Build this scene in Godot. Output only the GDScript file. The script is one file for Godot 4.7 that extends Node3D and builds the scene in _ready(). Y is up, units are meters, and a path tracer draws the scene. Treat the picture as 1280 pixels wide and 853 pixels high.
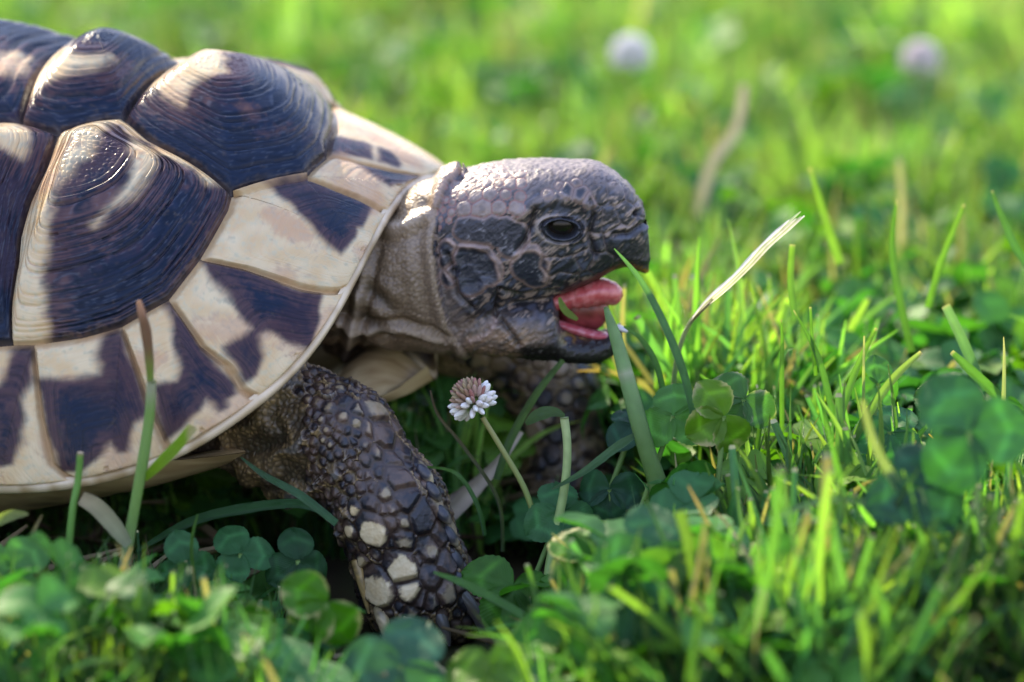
extends Node3D
# A tortoise eating in a lawn. Shapes are worked out in centimetres and written in metres by mk().

const CM := 0.01
var rng := RandomNumberGenerator.new()
var org := Vector3.ZERO            # base of the thing that is being built, in centimetres
var na := FastNoiseLite.new()      # smooth noise
var nb := FastNoiseLite.new()      # fractal noise
var nc := FastNoiseLite.new()      # cells
var M := {}
var taken := {}

func _ready():
	rng.seed = 7
	set_camera_and_light()
	set_noises()
	set_materials()
	build_ground()
	build_tortoise()
	build_lawn()
	build_heroes()

func set_camera_and_light():
	var cam := Camera3D.new()
	cam.name = "camera"
	add_child(cam)
	cam.position = Vector3(0, 21.53824, 57.6757) * CM
	cam.rotation = Vector3(-deg_to_rad(16.0), 0, 0)
	var lens := CameraAttributesPhysical.new()
	lens.frustum_focal_length = 157.5
	lens.frustum_focus_distance = 0.578
	lens.frustum_near = 0.02
	lens.frustum_far = 400.0
	lens.exposure_aperture = 12.5
	cam.attributes = lens
	cam.fov = 12.68
	cam.near = 0.02
	cam.far = 400.0
	cam.current = true
	var sky := ProceduralSkyMaterial.new()
	sky.sky_top_color = Color(0.49, 0.59, 0.78)
	sky.sky_horizon_color = Color(0.97, 0.93, 0.87)
	sky.sky_curve = 0.13
	sky.sky_energy_multiplier = 1.08
	sky.ground_bottom_color = Color(0.16, 0.2, 0.1)
	sky.ground_horizon_color = Color(0.45, 0.5, 0.42)
	var cn := FastNoiseLite.new()
	cn.seed = 4
	cn.frequency = 0.006
	cn.fractal_octaves = 5
	var ct := Image.create(512, 256, false, Image.FORMAT_RGBA8)
	for y in 256:
		for x in 512:
			var a := x / 512.0 * TAU
			var el := (0.5 - y / 256.0) * PI
			var v := cn.get_noise_3d(cos(a) * cos(el) * 260.0, sin(el) * 420.0, sin(a) * cos(el) * 260.0)
			var k := clampf((v - 0.08) * 3.2, 0, 1) * clampf(el * 3.0, 0, 1)
			ct.set_pixel(x, y, Color(1, 0.98, 0.96, k * 0.55))
	sky.sky_cover = ImageTexture.create_from_image(ct)
	sky.sky_cover_modulate = Color(1, 1, 1, 0.8)
	var env := Environment.new()
	env.background_mode = Environment.BG_SKY
	env.sky = Sky.new()
	env.sky.sky_material = sky
	env.tonemap_mode = Environment.TONE_MAPPER_LINEAR
	env.tonemap_exposure = 2.75
	env.sdfgi_enabled = true
	env.ssao_enabled = true
	env.ssil_enabled = true
	var we := WorldEnvironment.new()
	we.name = "environment"
	we.environment = env
	add_child(we)
	var sun := DirectionalLight3D.new()
	sun.name = "sun"
	sun.light_energy = 1.3
	sun.light_color = Color(1.0, 0.94, 0.82)
	sun.light_angular_distance = 1.0
	sun.shadow_enabled = true
	add_child(sun)
	sun.look_at_from_position(Vector3(-0.56, 0.76, -0.88), Vector3.ZERO)

func set_noises():
	na.seed = 3
	na.noise_type = FastNoiseLite.TYPE_SIMPLEX_SMOOTH
	na.fractal_type = FastNoiseLite.FRACTAL_NONE
	na.frequency = 1.0
	nb.seed = 11
	nb.frequency = 1.0
	nb.fractal_octaves = 4
	nc.seed = 5
	nc.noise_type = FastNoiseLite.TYPE_CELLULAR
	nc.cellular_return_type = FastNoiseLite.RETURN_DISTANCE2_SUB
	nc.cellular_jitter = 0.9
	nc.fractal_type = FastNoiseLite.FRACTAL_NONE
	nc.frequency = 1.0

# ---------------------------------------------------------------- helpers

func std(called: String, rough: float, vertex := true, spec := 0.5) -> StandardMaterial3D:
	var m := StandardMaterial3D.new()
	m.resource_name = called
	m.roughness = rough
	m.metallic_specular = spec
	m.vertex_color_use_as_albedo = vertex
	m.vertex_color_is_srgb = vertex
	M[called] = m
	return m

func noise_tex(size: int, freq: float, kind: int, seed_: int, sx := 1.0, sy := 1.0) -> ImageTexture:
	var n := FastNoiseLite.new()
	n.seed = seed_
	n.noise_type = kind
	n.frequency = freq
	n.fractal_octaves = 4
	if kind == FastNoiseLite.TYPE_CELLULAR:
		n.cellular_return_type = FastNoiseLite.RETURN_DISTANCE
		n.fractal_octaves = 2
	var im := n.get_seamless_image(size, size)
	if sx != 1.0 or sy != 1.0:
		im.resize(int(size * sx), int(size * sy), Image.INTERPOLATE_CUBIC)
	im.convert(Image.FORMAT_RGB8)
	return ImageTexture.create_from_image(im)

func set_materials():
	var s := std("scute", 0.23, true, 0.28)
	# growth lines: noise drawn out along the edge of the scute
	var streak := noise_tex(256, 0.045, FastNoiseLite.TYPE_SIMPLEX_SMOOTH, 21, 8.0, 1.0)
	s.heightmap_enabled = true
	s.heightmap_texture = streak
	s.heightmap_scale = 0.007
	s.uv1_scale = Vector3(0.03, 0.9, 1)
	s.clearcoat_enabled = true
	s.clearcoat = 0.0
	s.clearcoat_roughness = 0.3
	var k := std("skin", 0.44, true, 0.5)
	k.heightmap_enabled = true
	k.heightmap_texture = noise_tex(512, 0.03, FastNoiseLite.TYPE_CELLULAR, 8)
	k.heightmap_scale = 0.014
	k.uv1_triplanar = true
	k.uv1_scale = Vector3.ONE * 55.0
	std("horn", 0.33, true, 0.5)
	std("wet", 0.26, true, 0.5)
	std("eyeball", 0.16, true, 0.4)
	var l := std("leaf", 0.32, true, 0.7)
	l.backlight_enabled = true
	l.backlight = Color(0.94, 1.0, 0.55)
	l.heightmap_enabled = true
	l.heightmap_texture = noise_tex(256, 0.05, FastNoiseLite.TYPE_SIMPLEX, 31, 1.0, 4.0)
	l.heightmap_scale = 0.012
	l.uv1_scale = Vector3(3.0, 1.0, 1)
	var cl := std("clover", 0.5, true, 0.42)
	cl.backlight_enabled = true
	cl.backlight = Color(0.86, 1.0, 0.54)
	cl.heightmap_enabled = true
	cl.heightmap_texture = vein_tex()
	cl.heightmap_scale = 0.010
	var d := std("dry", 0.75, true, 0.3)
	d.backlight_enabled = true
	d.backlight = Color(0.6, 0.55, 0.4)
	var p := std("petal", 0.55, true, 0.35)
	p.backlight_enabled = true
	p.backlight = Color(0.7, 0.7, 0.66)
	std("stem", 0.5, true, 0.4)
	var g := std("soil", 0.95, false, 0.2)
	g.albedo_texture = soil_tex()
	g.uv1_triplanar = true
	g.uv1_world_triplanar = true
	g.uv1_scale = Vector3.ONE * 2.5

func vein_tex() -> ImageTexture:
	var im := Image.create(256, 256, false, Image.FORMAT_RGB8)
	for y in 256:
		for x in 256:
			var u := absf(x / 255.0 - 0.5) * 2.0
			var v := y / 255.0
			var t := fposmod((v - u * 0.35) * 15.0, 1.0)
			var ridge := exp(-pow((t - 0.5) * 6.0, 2)) * 0.6 + exp(-pow(u * 14.0, 2))
			im.set_pixel(x, y, Color.WHITE * clampf(0.75 - ridge * 0.6, 0, 1))
	return ImageTexture.create_from_image(im)

func soil_tex() -> ImageTexture:
	var im := Image.create(512, 512, false, Image.FORMAT_RGB8)
	var n := FastNoiseLite.new()
	n.frequency = 0.02
	n.fractal_octaves = 5
	var a := n.get_seamless_image(512, 512)
	n.seed = 9
	n.frequency = 0.006
	var b := n.get_seamless_image(512, 512)
	for y in 512:
		for x in 512:
			var u := a.get_pixel(x, y).r
			var v := b.get_pixel(x, y).r
			var c := Color(0.05, 0.036, 0.022).lerp(Color(0.045, 0.075, 0.02), clampf(v * 2.0 - 0.4, 0, 1)) * (0.5 + u)
			im.set_pixel(x, y, c.linear_to_srgb())
	return ImageTexture.create_from_image(im)

func mk(called: String, V: PackedVector3Array, C: PackedColorArray, I: PackedInt32Array, mat: Material, parent: Node, UV := PackedVector2Array(), N := PackedVector3Array()) -> MeshInstance3D:
	var o := MeshInstance3D.new()
	o.name = called
	o.mesh = mesh_of(V, C, I, mat, UV, N)
	parent.add_child(o, true)
	return o

func mesh_of(V: PackedVector3Array, C: PackedColorArray, I: PackedInt32Array, mat: Material, UV := PackedVector2Array(), N := PackedVector3Array(), into: ArrayMesh = null) -> ArrayMesh:
	if N.is_empty():
		N = normals(V, I)
	var out := PackedVector3Array()
	out.resize(V.size())
	var col := PackedColorArray()
	col.resize(C.size())
	for i in V.size():
		out[i] = (V[i] - org) * CM
	for i in C.size():
		var c := C[i]
		col[i] = Color(pow(clampf(c.r, 0, 1), 0.4545), pow(clampf(c.g, 0, 1), 0.4545), pow(clampf(c.b, 0, 1), 0.4545))
	var idx := I.duplicate()
	for t in range(0, idx.size(), 3):
		var k := idx[t + 1]
		idx[t + 1] = idx[t + 2]
		idx[t + 2] = k
	var a := []
	a.resize(Mesh.ARRAY_MAX)
	a[Mesh.ARRAY_VERTEX] = out
	a[Mesh.ARRAY_NORMAL] = N
	if col.size():
		a[Mesh.ARRAY_COLOR] = col
	if UV.size():
		a[Mesh.ARRAY_TEX_UV] = UV
	a[Mesh.ARRAY_INDEX] = idx
	var m := into if into else ArrayMesh.new()
	m.add_surface_from_arrays(Mesh.PRIMITIVE_TRIANGLES, a)
	m.surface_set_material(m.get_surface_count() - 1, mat)
	return m

func normals(V: PackedVector3Array, I: PackedInt32Array) -> PackedVector3Array:
	var N := PackedVector3Array()
	N.resize(V.size())
	for t in range(0, I.size(), 3):
		var a := I[t]
		var b := I[t + 1]
		var c := I[t + 2]
		var n := (V[b] - V[a]).cross(V[c] - V[a])
		N[a] += n
		N[b] += n
		N[c] += n
	for i in N.size():
		N[i] = N[i].normalized() if N[i].length_squared() > 1e-20 else Vector3.UP
	return N

func grid_index(rows: int, cols: int, closed := false) -> PackedInt32Array:
	var I := PackedInt32Array()
	for i in rows - 1:
		for j in (cols if closed else cols - 1):
			var a := i * cols + j
			var b := i * cols + (j + 1) % cols
			I.append_array([a, b, a + cols, b, b + cols, a + cols])
	return I

func numbered(called: String) -> String:
	if not taken.has(called):
		taken[called] = 0
		return called
	taken[called] += 1
	return "%s_%03d" % [called, taken[called]]

func tag(o: Node, label: String, category := "", group := "", kind := ""):
	o.set_meta("label", label)
	if category:
		o.set_meta("category", category)
	if group:
		o.set_meta("group", group)
	if kind:
		o.set_meta("kind", kind)

func thing(called: String, base: Vector3, label: String, category: String, group := "") -> Node3D:
	var o := Node3D.new()
	o.name = numbered(called)
	add_child(o)
	o.position = base * CM
	org = base
	tag(o, label, category, group)
	return o

func smooth(a: float, b: float, x: float) -> float:
	var t := clampf((x - a) / (b - a), 0, 1)
	return t * t * (3 - 2 * t)

func curve_points(P: Array, steps: int) -> PackedVector3Array:      # Catmull-Rom through P
	var out := PackedVector3Array()
	for i in P.size() - 1:
		var a: Vector3 = P[max(i - 1, 0)]
		var b: Vector3 = P[i]
		var c: Vector3 = P[i + 1]
		var d: Vector3 = P[min(i + 2, P.size() - 1)]
		for s in steps:
			out.append(b.cubic_interpolate(c, a, d, s / float(steps)))
	out.append(P[-1])
	return out

func build_ground():
	var V := PackedVector3Array()
	var N := 72
	for i in N + 1:
		for j in N + 1:
			var x := (j - N / 2) * 2.0
			var z := (i - N * 0.75) * 2.6
			V.append(Vector3(x, na.get_noise_2d(x * 0.08, z * 0.08) * 0.25 - 0.15, z))
	# outer rings to the horizon
	org = Vector3.ZERO
	var o := mk("ground", V, PackedColorArray(), grid_index(N + 1, N + 1), M.soil, self)
	tag(o, "dark soil under the lawn", "", "", "structure")
	o.mesh.surface_set_material(0, M.soil)
	var far := MeshInstance3D.new()
	far.name = "ground_001"
	var pm := PlaneMesh.new()
	pm.size = Vector2(600, 600)
	pm.material = M.soil
	far.mesh = pm
	far.position.y = -0.006
	add_child(far)
	tag(far, "soil of the lawn out to the horizon", "", "", "structure")

# ---------------------------------------------------------------- the shell
# A point of the shell is (u, v) on a disc: u to the front, v to the side that faces the camera, 1 at the rim.

var SF := Vector3(0.92119, 0.25717, 0.29202)
var SU := Vector3(-0.27538, 0.96108, 0.02232)
var SL := Vector3(-0.27491, -0.10098, 0.95615)
var SO := Vector3(-9.79947, 4.0913, -3.65745)
var RC: Array = [0.0119, 0.0019, 0.0006, -0.0028, -0.0044, -0.0023, 0.0002, 0.0006, 0, -0.0008, -0.0005, 0.0012, 0.0039, 0.0061, 0.0056, 0.0035, 0, -0.006, -0.0076, -0.0054, 0.0018, 0.0133, 0.0236, 0.0222]
var HC: Array = [0.1112, 0.0586, -0.0507, 0.0192, 0.0428, 0.019, 0.0159, 0.0054, 0.0043, -0.0095, -0.0183, -0.0288, -0.0291, -0.0141, 0.0161, 0.0546, 0.0783, 0.0664, 0.0449, 0.0254, 0.0266, 0.0662, 0.0983, 0.1097]

func tab(t: Array, th: float) -> float:
	var x := fposmod(th / PI * 12.0, 24.0)
	var i := int(x)
	var f := x - i
	f = f * f * (3 - 2 * f)
	return lerpf(t[i % 24], t[(i + 1) % 24], f)

func shell_local(u: float, v: float) -> Vector3:
	var rho := minf(sqrt(u * u + v * v), 1.0)
	var th := atan2(v, u)
	var c := cos(th)
	var s := sin(th)
	var ff := maxf(0, c) * maxf(0, -s) * 2.0
	var R := pow(pow(absf(c / 9.06293), 2.60937) + pow(absf(s / 7.05807), 2.60937), -1.0 / 2.60937) * (1.0 + -0.04724 * cos(3 * th) + -0.01399 * ff + tab(RC, th) * rho * rho)
	var t := rho * PI / 2
	var r := R * pow(sin(t), 0.98218)
	var k := pow(maxf(cos(t), 0), 1.4898)
	var rim := 0.58897 * cos(2 * th) + 0.37242 * cos(3 * th) + 0.41967 * cos(4 * th) + -0.02914 * ff + tab(HC, th)
	return Vector3(r * c + -1.48037 * k, rim * (1 - k) + 6.34426 * k, r * s)

func to_world(l: Vector3) -> Vector3:
	return SO + SF * l.x + SU * l.y + SL * l.z

func shell(u: float, v: float) -> Vector3:
	return to_world(shell_local(u, v))

func rim_at(deg: float, rho := 1.0) -> Vector2:
	return Vector2(cos(deg_to_rad(deg)), sin(deg_to_rad(deg))) * rho

func pts(a: Array) -> PackedVector2Array:
	var out := PackedVector2Array()
	for i in range(0, a.size(), 2):
		out.append(Vector2(a[i], a[i + 1]))
	return out

func mirror(a: PackedVector2Array) -> PackedVector2Array:
	var out := PackedVector2Array()
	for i in range(a.size() - 1, -1, -1):
		out.append(Vector2(a[i].x, -a[i].y))
	return out

func signed_to(P: PackedVector2Array, q: Vector2) -> float:      # distance to the outline, positive inside
	var best := 1e9
	var inside := false
	var n := P.size()
	var a := P[n - 1]
	for i in n:
		var b := P[i]
		var ab := b - a
		var t := clampf((q - a).dot(ab) / maxf(ab.length_squared(), 1e-9), 0, 1)
		best = minf(best, (a + ab * t - q).length_squared())
		if (a.y > q.y) != (b.y > q.y) and q.x < (b.x - a.x) * (q.y - a.y) / (b.y - a.y) + a.x:
			inside = not inside
		a = b
	return sqrt(best) * (1.0 if inside else -1.0)

func resample(P: PackedVector2Array, n: int) -> PackedVector2Array:
	var total := 0.0
	var L := [0.0]
	for i in P.size():
		total += (shell(P[(i + 1) % P.size()].x, P[(i + 1) % P.size()].y) - shell(P[i].x, P[i].y)).length()
		L.append(total)
	var out := PackedVector2Array()
	var k := 0
	for j in n:
		var at := total * j / n
		while L[k + 1] < at:
			k += 1
		var f: float = (at - L[k]) / maxf(L[k + 1] - L[k], 1e-6)
		out.append(P[k].lerp(P[(k + 1) % P.size()], f))
	return out

# look: polygons "dark" (rest light), or "light" and "brown" (rest dark), or "tilt" for a plain pattern
func scute(called: String, outline: PackedVector2Array, apex: Vector2, rings: int, around: int, bulge: float, annuli: float, look: Dictionary, parent: Node, areola := 0.28, relief := 1.0):
	var P := resample(outline, around)
	var cols := around
	var base := PackedVector3Array()
	var disc := PackedVector2Array()
	# the inner rings round off the corners of the outline
	var soft := PackedVector2Array()
	var reach := maxi(1, int(cols * 0.035))
	for j in cols:
		var s := Vector2.ZERO
		for k in range(-reach, reach + 1):
			s += P[(j + k + cols) % cols]
		soft.append(s / (2.0 * reach + 1.0))
	for i in rings + 1:
		var r := pow(i / float(rings), 0.9)
		for j in cols:
			var q := apex.lerp(soft[j].lerp(P[j], pow(r, 5.0)), maxf(r, 0.003))
			disc.append(q)
			base.append(shell(q.x, q.y))
	var I := grid_index(rings + 1, cols, true)
	var N := normals(base, I)
	# the outline may run either way
	var out_ := 0.0
	for i in range(0, N.size(), 17):
		out_ += N[i].dot(base[i] - to_world(Vector3(0, -1, 0)))
	if out_ < 0:
		for t in range(0, I.size(), 3):
			var k := I[t + 1]
			I[t + 1] = I[t + 2]
			I[t + 2] = k
		for i in N.size():
			N[i] = -N[i]
	var dist := PackedFloat32Array()
	var mean := 0.0
	for j in cols:
		dist.append((base[rings * cols + j] - base[j]).length())
		mean += dist[j] / cols
	var V := PackedVector3Array()
	var C := PackedColorArray()
	var UV := PackedVector2Array()
	var sd_ := float(hash(called + str(apex)) % 1000)
	var along := 0.0
	for i in rings + 1:
		var r := pow(i / float(rings), 0.9)
		for j in cols:
			var b := base[i * cols + j]
			var q := disc[i * cols + j]
			var wob := na.get_noise_3d(b.x * 0.9 + sd_, b.y * 0.9, b.z * 0.9)
			var x := (r + 0.03 * sin(r * 17.0 + sd_) + 0.014 * sin(r * 41.0 + sd_ * 2.0)) * annuli + wob * 0.12 * relief
			var fl := floorf(x)
			var f := x - fl
			var depth := clampf(0.25 + 1.1 * absf(na.get_noise_2d(fl * 3.7, sd_)) + 0.7 * na.get_noise_3d(b.x * 0.8 + fl * 5.3, b.y * 0.8, b.z * 0.8), 0.05, 1.3)
			var rim_side := smooth(0.985, 0.999, P[j].length())
			var g := minf(f, 1.0 - f)
			var h := bulge * (1.0 - pow(r, 1.6)) - 0.22 * smooth(0.64, 0.42, q.length())
			var edge_cm := (1.0 - r) * dist[j]
			var ring_on := smooth(areola * 0.8, areola * 1.1, r)
			var groove := exp(-pow(g / 0.13, 2)) * depth * ring_on
			h += (-0.045 * groove * minf(1.0, mean / 1.6) + 0.018 * (1.0 - f) * depth * ring_on) * relief
			if r < areola:
				h += 0.035 * (nc.get_noise_3d(b.x * 9.0, b.y * 9.0, b.z * 9.0)) * smooth(areola, areola * 0.7, r)
			h -= 0.10 * smooth(0.12, 0.0, edge_cm) * (1.0 - rim_side)
			V.append(b + N[i * cols + j] * h)
			UV.append(Vector2(j / float(cols) * 14.0 + sd_, r * dist[j]))
			C.append(scute_colour(b, q, r, x, groove, edge_cm, rim_side, look, sd_, ring_on * clampf(relief * 1.6, 0.4, 1.0)))
	mk(called, V, C, I, M.scute, parent, UV)

func scute_colour(b: Vector3, q: Vector2, r: float, x: float, groove: float, edge_cm: float, rim_side: float, look: Dictionary, sd_: float, on: float) -> Color:
	var n1 := na.get_noise_3d(b.x * 1.7, b.y * 1.7, b.z * 1.7 + 50.0)
	var n2 := nb.get_noise_3d(b.x * 6.0, b.y * 6.0, b.z * 6.0)
	var streak := na.get_noise_2d(x * 3.1, sd_ + n1 * 0.8) * on
	var fine := na.get_noise_2d(x * 11.0, sd_ + n1 * 1.5 + 30.0) * on
	var qq := q + Vector2(n2, na.get_noise_3d(b.z * 5.0, b.x * 5.0, b.y * 5.0)) * 0.0007
	var d := -1.0
	if look.has("dark"):
		for p in look.dark:
			d = maxf(d, signed_to(p, qq) * 7.5)
	elif look.has("light"):
		var l := -1.0
		for p in look.light:
			l = maxf(l, signed_to(p, qq) * 7.5)
		d = -l
	else:
		var w: Vector2 = look.tilt
		var side := (qq - Vector2(look.at[0], look.at[1])).normalized().dot(w)
		d = (r - 0.34 - side * 0.22 + n1 * 0.12) * 1.5
		d = minf(d, (0.93 - side * 0.25 - r) * 2.0 + 0.25)
	if look.has("also_light"):
		for p in look.also_light:
			d = minf(d, -signed_to(p, qq) * 7.5)
	var t := smooth(-0.09, 0.08, d + n2 * 0.012 + n1 * 0.05 + fine * 0.02)
	var brown := smooth(0.26, 0.0, absf(d - 0.08) + n2 * 0.15 - streak * 0.14) * 0.7
	if look.has("brown"):
		for p in look.brown:
			brown = maxf(brown, smooth(-0.08, 0.15, signed_to(p, qq) * 7.5 + n2 * 0.12))
	var light := Color(0.52, 0.37, 0.20).lerp(Color(0.57, 0.45, 0.28), clampf(0.5 + n1, 0, 1))
	light = light.lerp(Color(0.42, 0.40, 0.28), clampf(n2 * 1.4, 0, 0.6))
	light = light.lerp(Color(0.52, 0.30, 0.17), smooth(0.2, 0.8, fine) * 0.35 * smooth(-0.3, 0.4, n1) + groove * 0.2)
	light = light.lerp(Color(0.40, 0.20, 0.12), smooth(0.15, 0.6, na.get_noise_3d(b.x * 0.8, b.y * 0.8 + 20.0, b.z * 0.8) + n2 * 0.3 + fine * 0.3) * 0.45)
	light = light.lerp(Color(0.55, 0.33, 0.15), smooth(0.14, 0.0, edge_cm) * (1.0 - rim_side) * 0.6)
	var dark := Color(0.003, 0.006, 0.016).lerp(Color(0.010, 0.018, 0.042), clampf(0.5 + streak * 0.6, 0, 1))
	dark = dark.lerp(Color(0.13, 0.062, 0.050), clampf(brown * (0.55 + streak * 0.5), 0, 0.9))
	var rust := smooth(0.1, 0.6, na.get_noise_3d(b.x * 0.55 + sd_, b.y * 0.55, b.z * 0.55) + streak * 0.35 + n2 * 0.2)
	dark = dark.lerp(Color(0.045, 0.017, 0.020), rust * 0.4)
	dark = dark.lerp(Color(0.10, 0.11, 0.14), smooth(0.42, 0.8, fine) * 0.3)
	dark = dark.lerp(Color(0.01, 0.01, 0.014), groove * 0.6)
	light = light.lerp(Color(0.26, 0.12, 0.08), brown * 0.35 * t)
	var dirt := smooth(0.16, 0.02, edge_cm + n2 * 0.12) * (1.0 - rim_side) * 0.45 + smooth(0.35, 0.7, n2 + 0.3 * n1) * 0.25
	return light.lerp(dark, t).lerp(Color(0.15, 0.10, 0.06), dirt * 0.7)

func build_shell(root: Node3D):
	# seams on the side that faces the camera
	var v1_c1 := pts([0.415, 0.134, 0.465, 0.178, 0.535, 0.205, 0.59, 0.234, 0.603, 0.24])
	var v1_v2 := pts([0.415, 0.134, 0.427, 0.06, 0.43, 0.0, 0.427, -0.06, 0.415, -0.134])
	var front := pts([0.603, 0.24, 0.656, 0.197, 0.726, 0.138])
	var nuchal_back := pts([0.726, 0.138, 0.75, 0.053])
	var front_far := pts([0.75, 0.053, 0.72, -0.06, 0.66, -0.165, 0.603, -0.24])
	var v2_c1 := pts([0.415, 0.134, 0.38, 0.155, 0.329, 0.190])
	var v2_c2 := pts([0.329, 0.190, 0.275, 0.180])
	var v2_v3 := pts([0.275, 0.180, 0.269, 0.105, 0.267, 0.02, 0.268, -0.08, 0.275, -0.180])
	var v3_c2 := pts([0.275, 0.180, 0.16, 0.20, 0.05, 0.212])
	var v3_c3 := pts([0.05, 0.212, -0.04, 0.19])
	var v3_v4 := pts([-0.04, 0.19, -0.045, 0.0, -0.04, -0.19])
	var v4_c3 := pts([-0.04, 0.19, -0.26, 0.205])
	var v4_c4 := pts([-0.26, 0.205, -0.34, 0.17])
	var v4_v5 := pts([-0.34, 0.17, -0.345, 0.0, -0.34, -0.17])
	var v5_c4 := pts([-0.34, 0.17, -0.5, 0.22, -0.66, 0.24])
	var c1_c2 := pts([0.329, 0.190, 0.331, 0.27, 0.323, 0.339, 0.322, 0.404, 0.327, 0.449, 0.325, 0.522, 0.328, 0.586])
	var c2_c3 := pts([0.05, 0.212, 0.055, 0.4, 0.05, 0.68])
	var c3_c4 := pts([-0.26, 0.205, -0.265, 0.4, -0.25, 0.63])
	var ring_1 := pts([0.603, 0.24, 0.601, 0.266, 0.574, 0.362])          # first costal on the first marginal
	var ring_2 := pts([0.574, 0.362, 0.543, 0.442])
	var ring_3 := pts([0.543, 0.442, 0.484, 0.505])
	var ring_4 := pts([0.484, 0.505, 0.43, 0.54, 0.36, 0.575])
	var ring_5 := pts([0.36, 0.575, 0.328, 0.586])
	var ring_5b := pts([0.328, 0.586, 0.17, 0.655])
	var ring_6 := pts([0.17, 0.655, 0.05, 0.68])
	var ring_6b := pts([0.05, 0.68, -0.05, 0.685])
	var ring_7 := pts([-0.05, 0.685, -0.18, 0.66, -0.25, 0.63])
	var ring_8 := pts([-0.25, 0.63, -0.40, 0.56])
	var ring_9 := pts([-0.40, 0.56, -0.52, 0.45])
	var ring_10 := pts([-0.52, 0.45, -0.62, 0.33, -0.66, 0.24])
	var ring_11 := pts([-0.66, 0.24, -0.70, 0.08])
	var nm1 := pts([0.726, 0.14, 0.784, 0.134, 0.847, 0.122, 0.994, 0.113])
	var mf := pts([0.75, 0.053, 0.808, 0.021, 0.89, -0.043, 0.989, -0.148])
	var m12 := pts([0.574, 0.362, 0.645, 0.357, 0.7, 0.36, 0.772, 0.365, 0.933, 0.359])
	var m23 := pts([0.543, 0.442, 0.611, 0.507, 0.667, 0.534, 0.721, 0.583, 0.787, 0.616])
	var m34 := pts([0.484, 0.505, 0.532, 0.594, 0.572, 0.668, 0.608, 0.718, 0.645, 0.764])
	var m45 := pts([0.36, 0.575, 0.378, 0.708, 0.405, 0.821, 0.469, 0.883])
	var P := {}
	P.c1 = [pts([0.402, 0.186, 0.396, 0.213, 0.391, 0.257, 0.381, 0.273, 0.368, 0.3, 0.361, 0.324, 0.366, 0.34, 0.364, 0.368, 0.368, 0.399, 0.368, 0.445, 0.377, 0.497, 0.379, 0.509, 0.383, 0.581, 0.433, 0.58, 0.488, 0.527, 0.56, 0.461, 0.591, 0.368, 0.618, 0.264, 0.605, 0.237, 0.592, 0.235, 0.56, 0.24, 0.537, 0.223, 0.52, 0.227, 0.497, 0.222, 0.483, 0.223, 0.468, 0.196, 0.436, 0.187, 0.415, 0.166])]
	P.c1_light = [pts([0.436, 0.193, 0.462, 0.201, 0.482, 0.215, 0.483, 0.239, 0.472, 0.276, 0.462, 0.303, 0.441, 0.335, 0.424, 0.367, 0.422, 0.364, 0.439, 0.324, 0.447, 0.29, 0.448, 0.259, 0.439, 0.229])]
	P.v1_light = [pts([0.416, 0.049, 0.469, 0.104, 0.498, 0.119, 0.501, 0.091, 0.512, 0.064, 0.539, 0.034, 0.463, -0.201, 0.443, -0.197, 0.39, -0.182, 0.366, -0.174]), pts([0.409, 0.1, 0.414, 0.078, 0.416, 0.102, 0.409, 0.12])]
	P.v1_brown = [pts([0.566, 0.098, 0.577, 0.081, 0.605, 0.082, 0.624, 0.099, 0.598, 0.116]), pts([0.621, 0.13, 0.643, 0.102, 0.661, 0.067, 0.667, 0.072, 0.651, 0.113])]
	P.v2_light = [pts([0.234, 0.01, 0.228, -0.038, 0.237, -0.063, 0.324, 0.065, 0.341, 0.063, 0.375, 0.043, 0.373, 0.062, 0.361, 0.077, 0.336, 0.095, 0.303, 0.111, 0.279, 0.128, 0.266, 0.153, 0.254, 0.087])]
	P.v2_brown = [pts([0.302, -0.157, 0.321, -0.163, 0.316, -0.161, 0.302, -0.157])]
	P.v3_light = [pts([0.202, 0.054, 0.231, 0.023, 0.247, 0.016, 0.252, 0.068, 0.227, 0.099, 0.214, 0.106])]
	P.c2_light = [pts([0.252, 0.226, 0.269, 0.185, 0.3, 0.216, 0.306, 0.226, 0.301, 0.266, 0.277, 0.264, 0.264, 0.264])]
	P.m1 = [pts([0.653, 0.199, 0.692, 0.215, 0.726, 0.232, 0.772, 0.263, 0.811, 0.282, 0.851, 0.286, 0.883, 0.238, 0.882, 0.214, 0.9, 0.203, 0.914, 0.123, 0.937, 0.103, 0.83, 0.109, 0.727, 0.135, 0.694, 0.162])]
	P.nuchal = [pts([0.799, 0.023, 0.837, 0.037, 0.886, 0.044, 0.929, 0.04, 0.977, -0.025, 0.993, -0.122, 0.908, -0.086, 0.855, -0.043])]
	P.m1_far = [pts([0.72, -0.022, 0.747, -0.043, 0.776, -0.073, 0.796, -0.074, 0.835, -0.023, 0.801, 0.002, 0.749, 0.044]), pts([0.808, -0.091, 0.84, -0.103, 0.885, -0.095, 0.892, -0.071, 0.844, -0.03])]
	P.m2 = [pts([0.572, 0.358, 0.601, 0.35, 0.642, 0.352, 0.699, 0.359, 0.756, 0.365, 0.832, 0.361, 0.837, 0.407, 0.849, 0.435, 0.868, 0.496, 0.758, 0.47, 0.72, 0.46, 0.708, 0.47, 0.74, 0.507, 0.741, 0.551, 0.721, 0.564, 0.693, 0.542, 0.651, 0.504, 0.671, 0.484, 0.697, 0.463, 0.663, 0.443, 0.633, 0.41, 0.599, 0.39])]
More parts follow.
